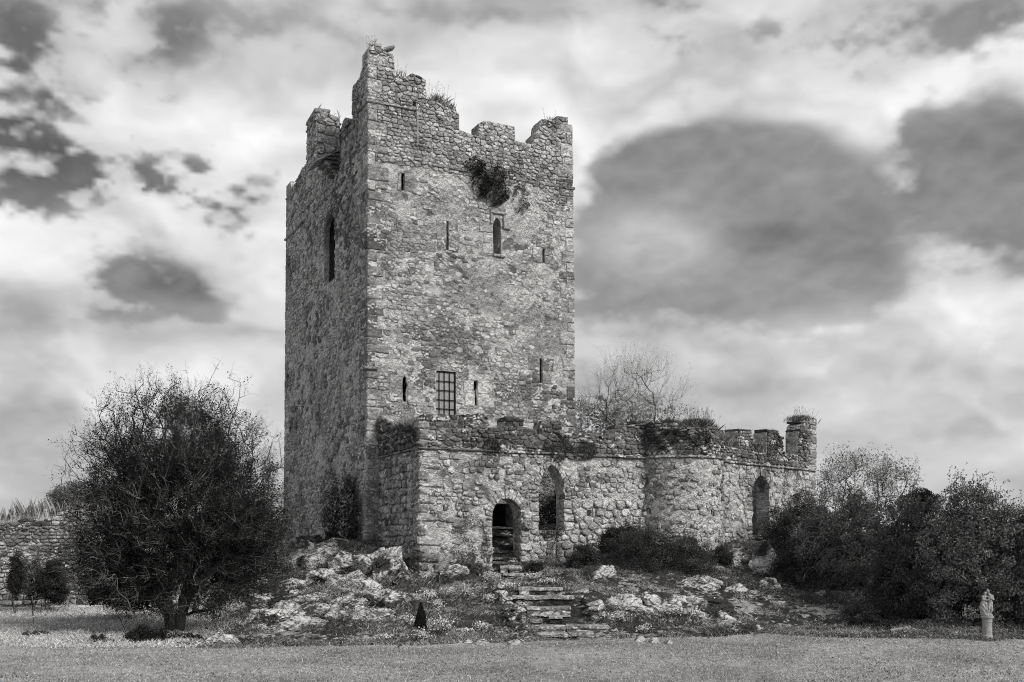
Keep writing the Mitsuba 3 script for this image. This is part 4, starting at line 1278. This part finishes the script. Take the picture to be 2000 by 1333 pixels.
b = pt(1224, 850, 55.0)
b[2] = 3.2
tree_px('bare_tree', 'nearly leafless tree with upright twigs behind the wall right of tower', b, (1108, 700, 1365, 880), 55.0, 2.4, 170, rng, [(-.5, 0, 1.6), (.6, .3, 1.5), (-1.6, .2, 1.8), (1.6, -.2, 1.8), (-2.2, .3, 1.2), (2.3, 0, 1.2)], 7000, .06, .6, .05, 1.2, 3, .8, .0055, -.9)
b = pt(1668, 980, 52.0)
b[2] = 2.9
tree_px('ash_sapling', 'young tree with loose pale leaves behind the right end of the wall', b, (1590, 880, 1760, 1030), 52.0, 1.8, 170, rng, [(-.6, 0, .8), (.5, .2, .7), (1.2, 0, .6), (-1.2, .1, .7)], 6500, .10, .30, .07, .7, 3, .8, .006, -.95)
b = pt(1745, 990, 50.5)
b[2] = 2.9
tree_px('ash_sapling', 'slender arching sapling right of the loose leafed young tree', b, (1700, 895, 1800, 1010), 50.5, .9, 60, rng, [(.2, 0, 1.0)], 1500, .10, .28, .07, .6, 3, .5, .006, -.9)
c, r = box_px(1085, 762, 1350, 890, 57.5, 1.6)
shrub('pale_shrub', 'pale leafy bush seen low between tower and bare tree', 'shrub', c, r, 120, 90, .085, .34, rng, clump_r=.16, stem_tone=.1)
c, r = box_px(95, 945, 200, 1030, 56, 1.6)
shrub('pale_shrub', 'soft grey bush rising behind the left wall beside the thorn tree', 'shrub', c, r, 60, 110, .09, .17, rng, clump_r=.24, stem_tone=.1)
c, r = box_px(150, 930, 330, 1040, 58, 2.0)
shrub('pale_shrub', 'grey bush behind the thorn tree and the left wall', 'shrub', c, r, 60, 110, .10, .16, rng, clump_r=.24, stem_tone=.1)

HS = [  # the right hand growth: label, box, distance, depth, clumps, leaves each, size, tone, shoots
    ('large dark rounded shrub behind the statue', 'hedge_shrub', (1800, 952, 2040, 1275), 32.0, 1.9, 520, 90, .068, .13, 30),
    ('dark shrub between the statue shrub and the thicket', 'hedge_shrub', (1715, 972, 1885, 1275), 33.4, 1.8, 400, 90, .064, .085, 14),
    ('dark shrub cut off by the right edge of the photo', 'hedge_shrub', (1960, 960, 2170, 1275), 31.6, 1.8, 400, 90, .068, .12, 14),
    ('tangled bramble thicket on the slope right of the castle', 'bramble_thicket', (1560, 962, 1800, 1235), 37.5, 2.4, 520, 90, .075, .105, 18),
    ('dark leafy bush crowding the right archway', 'dark_bush', (1500, 968, 1650, 1130), 43.6, 1.6, 220, 130, .06, .066, 14),
    ('ivy covered stump standing up behind the thicket', 'ivy_mound', (1768, 955, 1842, 1030), 41.0, .8, 110, 110, .06, .036, 0),
    ('low scrub at the foot of the thicket beside the lawn', 'low_scrub', (1655, 1178, 1760, 1242), 33.2, .9, 80, 100, .05, .06, 4),
    ('dark bush filling the slope under the right archway', 'dark_bush', (1500, 1072, 1650, 1205), 38.8, 1.5, 200, 120, .055, .045, 4),
    ('dark shrub growing against the left side of the tower corner', 'dark_bush', (616, 922, 722, 1120), 43.6, .9, 120, 80, .06, .050, 14),
    ('round bush in front of the boundary wall', 'round_bush', (66, 1092, 124, 1192), 42.5, .8, 80, 120, .055, .036, 4),
    ('narrow dark columnar evergreen at the left edge', 'column_evergreen', (14, 1076, 40, 1186), 42.3, .35, 60, 90, .05, .034, 0),
    ('twiggy grey bush between columnar evergreen and round bush', 'twiggy_bush', (34, 1084, 84, 1192), 43.2, .5, 50, 60, .06, .10, 14),
    ('clipped dark mound of ivy left of the thorn tree trunk', 'ivy_mound', (244, 1222, 322, 1286), 28.6, .55, 70, 110, .05, .026, 3),
    ('dark ivy spreading round the foot of the thorn tree', 'ivy_mound', (306, 1240, 412, 1284), 29.2, .6, 60, 100, .05, .028, 0),
    ('dark bush low under the left side of the thorn tree', 'dark_bush', (150, 1085, 320, 1212), 36.5, 1.6, 130, 130, .06, .030, 4),
    ('small tuft of scrub on rough ground near the lawn edge left', 'low_scrub', (165, 1242, 212, 1276), 28.2, .35, 26, 70, .05, .07, 4),
    ('small leafy plant around the sapling on the rough ground', 'low_scrub', (42, 1232, 92, 1256), 30.6, .4, 24, 60, .05, .08, 0),
    ('tiny round tuft right of the long rock slab', 'low_scrub', (456, 1250, 490, 1276), 28.0, .25, 22, 70, .045, .06, 3),
    ('dark growth in the yard seen through the tall arch', 'dark_bush', (1046, 968, 1112, 1050), 43.6, .5, 60, 60, .055, .075, 5),
    ('low dark shrub right of the gateway on a mossy stump', 'dark_bush', (1024, 1096, 1062, 1134), 39.4, .5, 36, 90, .05, .035, 0),
    ('bushy heather at the top of the mound under the turret', 'heather', (1160, 1028, 1275, 1105), 40.0, .9, 130, 120, .05, .045, 12),
    ('small upright bush against the rounded turret', 'dark_bush', (1334, 1046, 1360, 1076), 41.6, .3, 20, 40, .05, .06, 8),
    ('dark bush under the rounded turret left of the mottled rock', 'dark_bush', (1392, 1066, 1432, 1120), 41.0, .6, 50, 90, .05, .05, 3),
    ('dark heather cushion left of the square pale rock', 'heather', (1112, 1062, 1180, 1150), 38.4, .9, 130, 120, .045, .058, 3),
    ('broad heather cushion above the pale ledge', 'heather', (1190, 1030, 1340, 1172), 38.0, 1.3, 260, 130, .045, .058, 4),
    ('heather cushion sloping down to the right of the turret', 'heather', (1290, 1050, 1404, 1170), 38.4, 1.2, 200, 130, .045, .062, 4),
    ('leafy scrub left of the gateway at the wall foot', 'low_scrub', (872, 1092, 952, 1140), 38.9, .5, 60, 60, .05, .09, 14),
    ('grey leafy scrub at the foot of the leaning boulder', 'low_scrub', (520, 1098, 580, 1150), 40.0, .7, 50, 60, .06, .14, 8),
]
for lab, nm, bx, Y, dp, cl, per, sz, tn, so in HS:
    c, r = box_px(*bx, Y, dp)
    c[1] += dp * .5
    tall = bx[3] - bx[1] > 150 or nm in ('ivy_mound', 'round_bush')
    shrub(nm, lab, nm.replace('_', ' ') if nm in ('heather', 'ivy_mound') else 'shrub', c, r, cl, per, sz, tn, rng, clump_r=.125 if cl > 380 else .20 if cl > 100 else .28, shoots=so, rough=.28, low=-.9 if tall else -.5, stem_tone=.09 if 'twiggy' in nm else .06)

# arching bare stems over the thicket
k = thing('bramble', 'tangle of pale arching stems in front of the dark thicket', 'bramble')
segs = []
for i in range(46):
    p = pt(rng.uniform(1600, 1720), rng.uniform(1040, 1130), 36.8 + rng.uniform(-.3, .5))
    an, L = rng.uniform(.3, 2.8), rng.uniform(.6, 1.6)
    s = np.linspace(0, 1, 9)
    w = rng.choice([-1, 1])
    pts = p + np.column_stack([w * L * .8 * s, -.25 * s, L * (1.5 * s - 1.7 * s * s) * math.sin(an)])
    segs.append((pts[:-1], pts[1:]))
a0, a1 = (np.vstack(x) for x in zip(*segs))
tag(add_joined('stems', [tube_piece(a0, a1, np.full(len(a0), .006), np.full(len(a0), .005), .10, 4)], 'bark', k), kind='stuff')
# saplings and sticks on the rough ground
for px, y0, y1, dx, lab in ((66, 1228, 1180, -3, 'thin bare sapling on the rough ground at the left'), (203, 1262, 1212, 4, 'upright stick standing in the scrub left of the ivy mound'), (250, 1240, 1192, -24, 'leaning stick behind the clipped ivy mound')):
    p = on_ground(px, y0, 29.5)
    L = (y0 - y1) * p[1] / FPX
    s = np.linspace(0, 1, 7)
    pts = p + np.column_stack([dx * p[1] / FPX * s + .01 * rng.normal(size=7), .02 * rng.normal(size=7), L * s])
    k = thing('sapling', lab, 'sapling')
    items = [tube_piece(pts[:-1], pts[1:], np.full(6, .012), np.full(6, .009), .06, 5)]
    if px == 66:
        (a0, a1, q0, q1), _, _, _ = twigs(pts[3:], np.tile([0, 0, 1.0], (4, 1)), 2, .25, rng, .005, .8)
        items.append(tube_piece(a0, a1, q0, q1, .06, 3))
    add_joined('stem', items, 'bark', k)

# small dark conifer
p = on_ground(822, 1232, 30)
k = thing('dwarf_conifer', 'small dark pointed conifer standing on the slope among white flowers', 'conifer')
H_ = 54 * p[1] / FPX
n = 4200
h = rng.random(n) ** 1.25
an = rng.uniform(0, 6.283, n)
rr = .165 * (1 - h ** 1.9) * (.6 + .5 * rng.random(n)) * (.7 + .7 * meshkit.fbm(np.column_stack([np.cos(an) * 1.6, np.sin(an) * 1.6, h * 5]), 3, 4))
lp = p + np.column_stack([rr * np.cos(an), rr * np.sin(an), h * H_])
add_joined('needles', [leaf_piece(lp, .05, rng, .022, .4, up=np.array([0, 0, 1.2]), slim=.35)], 'leaf', k)
add_joined('trunk', [tube_piece(np.array([p - [0, 0, .1]]), np.array([p + [0, 0, H_ * .8]]), np.array([.02]), np.array([.008]), .04, 6)], 'bark', k)

# flowering clumps
FL_ = [(837, 1166, 34, 20, 'white flower clump above left of the small conifer'), (878, 1160, 30, 18, 'white flower clump on the slope below the corner of the wall'), (909, 1157, 28, 22, 'tall pale flowers left of the path below the gateway scrub'), (856, 1184, 20, 14, 'small white flower clump just right of the conifer tip'),
       (793, 1214, 38, 20, 'white flower clump left of the small conifer'), (821, 1244, 32, 20, 'white flower clump below the small conifer'), (862, 1224, 46, 34, 'large white flower clump right of the small conifer'), (749, 1247, 22, 14, 'small white flower clump at the lawn edge left of the conifer'),
       (911, 1234, 24, 10, 'low white flower patch left of the steps'), (960, 1130, 36, 22, 'white flower clump at the left of the upper path'), (991, 1146, 40, 12, 'white flowers spilling over the top of the step wall'), (955, 1171, 22, 18, 'round white flower clump beside the step wall'),
       (1040, 1128, 36, 16, 'white flower clump right of the upper path'), (1072, 1136, 32, 10, 'low white flower patch right of the upper path'), (1002, 1099, 14, 10, 'tiny white flower clump on the gate sill'), (940, 1225, 24, 14, 'pale flower clump halfway along the left of the steps'),
       (1256, 1230, 24, 14, 'white flower clump below the pale ledge'), (1392, 1184, 36, 20, 'white flowers at the right end of the ledge'), (1200, 1206, 60, 16, 'pale flowering mat right of the lower steps'), (1330, 1196, 60, 14, 'pale flowering mat in front of the ledge')]
for px, py, w, h, lab in FL_:
    p = on_ground(px, py + h * .4, 30 if py > 1190 else (33.5 if py > 1150 else 38.3))
    s = p[1] / FPX
    k = thing('flower_clump', lab, 'flowers')
    n = int(10 * w)
    q = p + np.column_stack([rng.normal(0, w * s * .24, n), rng.normal(0, w * s * .2, n), np.abs(rng.normal(h * s * .55, h * s * .25, n))])
    g = p + np.column_stack([rng.normal(0, w * s * .26, n), rng.normal(0, w * s * .22, n), np.abs(rng.normal(h * s * .2, h * s * .3, n))])
    tag(add_joined('leaves', [leaf_piece(g, .05, rng, .09, .5)], 'leaf', k), kind='stuff')
    tag(add_joined('flowers', [leaf_piece(q, .045, rng, .6, .2, slim=.9)], 'leaf', k), kind='stuff')


# ------------------------------------------------------------------ climbers and wall plants


def climber(name, label, fr, boxpx, n, size, tone, rng, thick=.18, shape=2, off=(0, 0), cat='ivy', dens=.45):
    k = thing(name, label, cat)
    (u0, z0), (u1, z1) = fr.at(boxpx[0], boxpx[3]), fr.at(boxpx[2], boxpx[1])
    u = rng.uniform(-1, 1, n * 4)
    w = rng.uniform(-1, 1, n * 4)
    ok = (np.abs(u) ** shape + np.abs(w) ** shape < 1)
    ok &= meshkit.fbm(np.column_stack([u * 3, w * 3, u * 0 + size * 100]), 3, 3) > dens
    u, w = u[ok][:n], w[ok][:n]
    q = np.column_stack([(u0 + u1) / 2 + u * (u1 - u0) / 2 + off[0] * (1 - w), (z0 + z1) / 2 + w * (z1 - z0) / 2, .05 + thick * rng.random(len(u)) * (1 - .5 * np.hypot(u, w))])
    add_joined('leaves', [leaf_piece(fr.pos(q), size, rng, tone, .5)], 'leaf', k)
    m = 26
    i = rng.integers(0, len(q), m)
    j = np.argmin(np.hypot(q[i][:, None, 0] - q[None, :, 0], q[i][:, None, 1] - .25 - q[None, :, 1]) + rng.random((m, len(q))) * .2, 1)
    a, b2 = q[i].copy(), q[j].copy()
    a[:, 2] = b2[:, 2] = .05
    tag(add_joined('stems', [tube_piece(fr.pos(a), fr.pos(b2), np.full(m, .008), np.full(m, .006), .05, 4)], 'bark', k), kind='stuff')
    return k


rng = np.random.default_rng(47)
climber('wall_shrub', 'upper left dark ivy tuft hanging under the string course on the tower', FF, (904, 312, 948, 342), 800, .065, .026, rng, .4, 1.6, dens=.44)
climber('wall_shrub', 'ragged ivy tuft beside the projecting stone high on the tower', FF, (928, 322, 988, 362), 1300, .065, .034, rng, .5, 1.6, dens=.48)
climber('wall_shrub', 'narrow trailing ivy between the upper and lower tufts on the tower', FF, (918, 336, 958, 384), 900, .065, .024, rng, .4, 1.6, dens=.46)
climber('wall_shrub', 'lower dark ivy tuft above the hooded window of the tower', FF, (934, 356, 994, 400), 1700, .065, .026, rng, .55, 1.6, dens=.46)
climber('wall_shrub', 'faint dark growth on the stones high right of the hooded window', FF, (1000, 362, 1036, 420), 500, .06, .06, rng, .06, 2, dens=.52)
climber('ivy', 'leafy ivy hanging over the parapet right of the tall arch', FM, (1060, 846, 1112, 902), 1100, .075, .085, rng, .22, 2, dens=.46)
climber('ivy', 'ivy on the parapet between the arch and the tower corner', FM, (1104, 862, 1166, 898), 1000, .075, .085, rng, .22, 2, dens=.46)
climber('ivy', 'small dark plant on the string course above the gate', FM, (940, 858, 978, 890), 600, .06, .05, rng, .15, 2, dens=.45)
climber('ivy', 'dark ivy over the broken top of the side wall', FRn, (738, 818, 820, 896), 1300, .06, .06, rng, .15, 6, dens=.42)
climber('ivy', 'thin creeper climbing the wall left of the gateway', FM, (880, 1000, 960, 1130), 1300, .055, .07, rng, .12, 2, dens=.52)
climber('ivy', 'small leaved plant on the wall below the tall arch', FM, (1060, 1056, 1096, 1104), 600, .05, .20, rng, .12, 2, dens=.45)
climber('ivy', 'dark growth over the top of the turret wall', FA, (1262, 828, 1330, 880), 900, .07, .055, rng, .2, 2, dens=.52)
climber('ivy', 'dark growth beside the big grass tuft on the turret', FA, (1332, 836, 1385, 872), 700, .07, .055, rng, .3, 2, dens=.48)
climber('ivy', 'pale straggling ivy low on the left side of the tower', FL, (552, 935, 602, 1062), 900, .07, .13, rng, .15, 2, dens=.46)
climber('ivy', 'dark plant growing in the foot of the right archway', FW, (1468, 1012, 1506, 1060), 900, .06, .05, rng, .3, 3, dens=.38)
climber('ivy', 'dark growth on the inside sill of the tall arch', FM, (1054, 1024, 1098, 1052), 700, .055, .05, rng, .25, 3, dens=.38)
climber('ivy', 'added dark leaves standing in for shade on the tower wall behind the tall arch', FF, (1044, 915, 1104, 1000), 1500, .055, .06, rng, .12, 3, dens=.46)  # leaves added to darken the tower wall, in place of the curtain wall shadow
climber('ivy', 'streaky climber on the right wall above the archway', FW, (1520, 900, 1560, 985), 500, .05, .08, rng, .1, 2, dens=.5)

TF = [  # grass on the wall tops: label, frame, x, y, half width px, count, height, tone
    ('thick grass on the broken side wall beside the tower corner', FRn, 784, 846, 30, 900, .75, .2),
    ('big round grass tuft on the corner merlon of the turret', FA, 1368, 838, 38, 2200, .62, .13),
    ('grass on the second merlon right of the turret', FW, 1450, 858, 20, 260, .36, .16),
    ('grass on the third merlon right of the turret', FW, 1508, 862, 20, 260, .36, .16),
    ('grass on the tall end merlon of the right wall', FW, 1576, 822, 22, 650, .45, .14),
    ('long grass hanging in the gap beside the second merlon', FW, 1425, 872, 8, 300, .65, .2),
    ('long grass hanging in the gap beside the third merlon', FW, 1484, 882, 8, 300, .65, .2),
    ('tall grass clump on the stepped tower parapet', FF, 856, 206, 18, 420, .75, .22),
    ('smaller grass clump right of the tall one on the tower parapet', FF, 882, 214, 12, 160, .55, .22),
    ('wispy grass on the very tip of the tower', FF, 730, 82, 8, 60, .35, .2),
    ('thin grass behind the peak on the tower crest', FF, 782, 148, 14, 70, .5, .25),
    ('thin plants on the right corner of the tower top', FF, 1080, 234, 12, 70, .35, .15),
]
for lab, fr, px, py, hw, n, h, tn in TF:
    u, z = fr.at(px, py)
    du = abs(fr.at(px + hw, py)[0] - fr.at(px - hw, py)[0]) / 2
    uu = u + np.clip(rng.normal(0, .45, n), -1, 1) * du
    dd = rng.uniform(-.6, .03, n)
    dome = .25 * h * (1 - ((uu - u) / du) ** 2) - .12
    k = thing('grass_tuft', lab, 'grass tuft')
    items = [blade_piece(fr.pos(np.column_stack([uu, z + dome, dd])), h * .55, .008, rng, tn, .35)]
    m = max(6, n // 20)
    st = fr.pos(np.column_stack([u + rng.normal(0, .5, m) * du, np.full(m, z), rng.uniform(-.5, 0, m)]))
    en = st + np.column_stack([rng.normal(0, .12, m), rng.normal(0, .12, m), h * rng.uniform(.8, 1.4, m)])
    items += [tube_piece(st, en, np.full(m, .005), np.full(m, .003), tn * .7, 3), leaf_piece(np.repeat(en, 4, 0) + rng.normal(0, .02, (m * 4, 3)), .035, rng, tn * .6)]
    add_joined('blades', items, 'leaf', k)
k = thing('grass_tuft', 'thin tufts on the corbelled box of the tower', 'grass tuft')
q = np.column_stack([rng.uniform(.0, 1.05, 110), 20.95 + rng.uniform(0, .1, 110), rng.uniform(-1.4, 0, 110)])
add_joined('blades', [blade_piece(BZ.pos(q), .28, .008, rng, .2, .3)], 'leaf', k)

# ------------------------------------------------------------------ the statue
rng = np.random.default_rng(53)
import manifold3d as m3
sp = on_ground(1928, 1251, 29.4)
U = .00155


def lathe(profile, n=40):
    p = np.array(profile, float)
    m = trimesh.creation.revolve(p, sections=n)
    return m


prof = [(0, 0), (.185, 0), (.185, .03), (.17, .04), (.15, .075), (.145, .10), (.148, .115), (.143, .13), (.128, .145), (.125, .30), (.122, .47), (.124, .485), (.136, .495), (.137, .51), (.126, .52), (.128, .56), (.145, .595), (.172, .61), (.176, .63), (.172, .645), (.15, .655), (0, .655)]
stat = thing('garden_statue', 'pale statue of two embracing figures on a round column by the hedge', 'statue')
pm = lathe(prof)
add('pedestal', (np.array(pm.vertices) + sp, np.array(pm.faces)), 'statue_stone', stat, 35)


def hull(a, ra, b, rb):
    sa = m3.Manifold.sphere(ra, 14).translate(list(a))
    return m3.Manifold.batch_hull([sa, m3.Manifold.sphere(rb, 14).translate(list(b))])


def body(bones):
    m = m3.Manifold()
    for a, ra, b, rb in bones:
        m += hull(a, ra, b, rb)
    return m


# metres: x to the right, y away from us, z up from the pedestal top; about seven tenths of a metre tall
left_fig = [((-.085, .0, .40), .055, (-.075, .0, .50), .062), ((-.075, 0, .50), .05, (-.065, -.01, .56), .028), ((-.062, -.012, .605), .040, (-.058, -.02, .620), .040),
            ((-.105, .0, .36), .07, (-.12, .0, .22), .088), ((-.12, 0, .22), .088, (-.10, 0, .07), .075), ((-.06, -.02, .34), .055, (-.04, -.04, .19), .048), ((-.04, -.04, .19), .046, (-.055, -.03, .05), .036), ((-.055, -.05, .035), .026, (-.02, -.10, .02), .018),
            ((-.125, -.01, .53), .030, (-.125, -.05, .44), .027), ((-.125, -.05, .44), .026, (-.03, -.085, .43), .019), ((-.03, -.085, .43), .019, (.03, -.08, .47), .017), ((-.03, .0, .53), .026, (.03, -.05, .50), .022)]
right_fig = [((.075, .0, .38), .050, (.085, .0, .53), .062), ((.08, 0, .54), .045, (.03, -.01, .625), .028), ((.012, -.015, .665), .040, (.006, -.025, .682), .040),
             ((.06, .0, .36), .050, (.035, -.03, .20), .040), ((.035, -.03, .20), .036, (.02, -.02, .06), .026), ((.02, -.03, .04), .022, (.03, -.09, .025), .016), ((.105, .01, .36), .050, (.115, .02, .20), .036), ((.115, .02, .20), .034, (.10, .03, .05), .026),
             ((.135, .0, .545), .032, (.15, -.04, .45), .028), ((.15, -.04, .45), .026, (.06, -.085, .49), .018), ((.06, -.085, .49), .018, (-.01, -.075, .53), .016), ((.10, .01, .34), .055, (.125, .03, .14), .045)]
for nm, bones, lab in (('figure', left_fig, 'left figure in heavy drapery leaning in'), ('figure', right_fig, 'right figure bending its head over the other')):
    m = body(bones)
    m = m.refine_to_length(.016).to_mesh()
    t = trimesh.Trimesh(m.vert_properties[:, :3], m.tri_verts)
    trimesh.smoothing.filter_taubin(t, iterations=8)
    v = np.array(t.vertices)
    fold = np.clip((.40 - v[:, 2]) / .1, 0, 1) * (1 if bones is left_fig else .3)
    ang = v[:, 0] * 60 + v[:, 2] * 45 + 6 * meshkit.fbm(v * 9, 2, 3)
    v += np.array(t.vertex_normals) * (fold * .008 * np.sin(ang))[:, None]
    v += np.array(t.vertex_normals) * (.006 * (meshkit.fbm(v * 40, 2, 5) - .5))[:, None]
    tag(add(nm, (v + sp + [0, 0, .655], np.array(t.faces)), 'statue_stone', stat, True), lab)
ic = trimesh.creation.icosphere(subdivisions=3, radius=1)
v = np.array(ic.vertices) * [.155, .12, .05]
v *= (1 + .4 * (meshkit.fbm(v * 12, 3, 4) - .5))[:, None]
add('rock_base', (v + sp + [0, 0, .68], np.array(ic.faces)), 'statue_stone', stat, True)
an, rr = rng.uniform(0, 6.283, 420), .17 + np.abs(rng.normal(0, .16, 420))
q = sp + np.column_stack([rr * np.cos(an), rr * np.sin(an), rr * 0])
k = thing('grass_tuft', 'longer grass round the foot of the statue', 'grass tuft')
add_joined('blades', [blade_piece(q, .11, .006, rng, .14, .4, .4)], 'leaf', k)
# log lying at the foot of the scrub
a, b = on_ground(1738, 1236, 31.5) + [0, 0, .05], on_ground(1778, 1230, 32.0) + [0, 0, .07]
k = thing('fallen_log', 'short pale log lying in the grass at the foot of the thicket', 'log')
s = np.linspace(0, 1, 8)[:, None]
pts = a * (1 - s) + b * s + rng.normal(0, .008, (8, 3))
add_joined('wood', [tube_piece(pts[:-1], pts[1:], np.full(7, .05), np.full(7, .05), .22, 9), tube_piece(np.array([pts[3]]), np.array([pts[3] + [.05, -.05, .16]]), np.array([.018]), np.array([.01]), .2, 6)], 'bark', k)

# ------------------------------------------------------------------ grass and ground cover
rng = np.random.default_rng(59)
n = 210000
y = 12.4 + (31 - 12.4) * rng.random(n) ** 1.15
x = rng.uniform(-1, 1, n) * (.485 * y + .6)
ok = y < lawn_edge(x) + .1
x, y = x[ok], y[ok]
p = np.column_stack([x, y, ground_z(x, y) - .004])
pat = meshkit.fbm(np.column_stack([x * .7, y * .7, x * 0]), 4, 3)
worn = np.exp(-((x - .9 - .02 * (y - 20)) / 1.1) ** 2) * np.clip((y - 15) / 6, 0, 1)       # trodden line to the steps
dens = rng.random(len(x)) > .45 * worn
items = [blade_piece(p[dens], .042, .0055, rng, .34, .6, .32)]
n = 2600
bx = rng.integers(0, len(x), n)
bx = np.concatenate([bx, np.nonzero((pat > .62) & (rng.random(len(x)) < .05))[0]])
items.append(leaf_piece(p[bx] + [0, 0, .02], .05, rng, .10, .5))
tag(add_joined('grass', items, 'leaf'), 'short pale mown grass covering the lawn', kind='stuff')

n = 90000
y = 27 + 17 * rng.random(n)
x = -8 - rng.random(n) * (.5 * y - 7.5)
ok = (y > lawn_edge(x) - .1)
x, y = x[ok], y[ok]
w = meshkit.fbm(np.column_stack([x * 1.1, y * 1.1, x * 0]), 3, 8)
p = np.column_stack([x, y, ground_z(x, y) + .10 * np.clip(w - .4, 0, 1) * rng.random(len(x))])
tag(add_joined('meadow_plants', [leaf_piece(p + rng.random((len(p), 1)) * [0, 0, .07], .055, rng, .52, .35), blade_piece(p[::6], .13, .008, rng, .4, .5)], 'leaf'), 'low pale weeds covering the rough ground on the left', kind='stuff')

n = 190000
y = 27.5 + 18 * rng.random(n)
x = -8.5 + rng.random(n) * 24
w = meshkit.fbm(np.column_stack([x * .8, y * .8, x * 0]), 4, 12)
c = np.interp(y, [29, 33.5, 38, 41], [1.9, 1.0, .2, -.15])
ok = (y > lawn_edge(x) - .05) & (w > .38) & ((np.abs(x - c) > 1.0) | (rng.random(n) < .12))
x, y, w = x[ok], y[ok], w[ok]
p = np.column_stack([x, y, ground_z(x, y)])
lt = meshkit.fbm(np.column_stack([x * .6, y * .6, x * 0 + 4]), 3, 5) > .52
near_left = x < 3
items = [blade_piece(p[lt], .085, .006, rng, .24, .6, .45), leaf_piece(p[~lt] + rng.random(((~lt).sum(), 1)) * [0, 0, .10], .045, rng, .085, .6), blade_piece(p[~lt][::3], .12, .006, rng, .10, .5, .45)]
tag(add_joined('mound_plants', items, 'leaf'), 'grass, moss and small plants covering the castle mound', kind='stuff')

n = 26000
x = -8 + rng.random(n) * 24
y = lawn_edge(x) + np.abs(rng.normal(0, .7, n)) - .1
c = np.interp(y, [29, 33.5], [1.9, 1.0])
ok = (np.abs(x - c) > 1.0) & (meshkit.fbm(np.column_stack([x * 1.6, y * 1.6, x * 0]), 3, 14) > .42)
p = np.column_stack([x, y, ground_z(x, y)])[ok]
h = len(p) // 2
tag(add_joined('edge_plants', [blade_piece(p[:h], .09, .006, rng, .24, .6, .45), leaf_piece(p[h:] + rng.random((len(p) - h, 1)) * [0, 0, .09], .05, rng, .17, .6)], 'leaf'), 'weeds and coarse grass along the edge of the lawn', kind='stuff')

# growth in the cracks of the outcrop
k_ = 240
x, y = -7.6 + 6.6 * rng.random(k_), 30.5 + 13 * rng.random(k_)
c = np.column_stack([x, y, ground_z(x, y) + .02 + .22 * rng.random(k_)])
q = np.repeat(c, 46, 0) + rng.normal(0, 1, (k_ * 46, 3)) * [.17, .17, .07]
tag(add_joined('rock_plants', [leaf_piece(q[::2], .05, rng, .075, .6), blade_piece(q[1::2], .12, .006, rng, .17, .6, .5)], 'leaf'), 'tufts of grass and moss growing in the cracks of the left outcrop', kind='stuff')

GROUPS = {'flower_clump': 'flower clumps on the castle mound', 'border_stone': 'stones along the edge of the lawn', 'grass_tuft': 'grass tufts on the wall tops', 'ivy': 'climbers on the castle walls', 'wall_shrub': 'ivy tufts high on the tower', 'rock': 'rocks of the castle mound',
          'limestone_outcrop': 'rocks of the castle mound', 'hedge_shrub': 'dark shrubs by the statue', 'dark_bush': 'dark bushes round the castle', 'low_scrub': 'low scrub at the ground', 'heather': 'heather cushions under the turret', 'ivy_mound': 'mounds of ivy', 'sapling': 'bare sticks on the rough ground',
          'pale_shrub': 'pale bushes behind the walls', 'ash_sapling': 'young trees behind the wall'}
for kk, e in labels.items():
    b = kk.rstrip('0123456789').rstrip('_')
    if b in GROUPS and e.get('category'):
        e['group'] = GROUPS[b]
for kk in list(scene):
    if kk.endswith('__branch') or kk.endswith('__blades') or kk.endswith('__needles') or kk.endswith('__leaves'):
        labels.setdefault(kk, {})['kind'] = 'stuff'
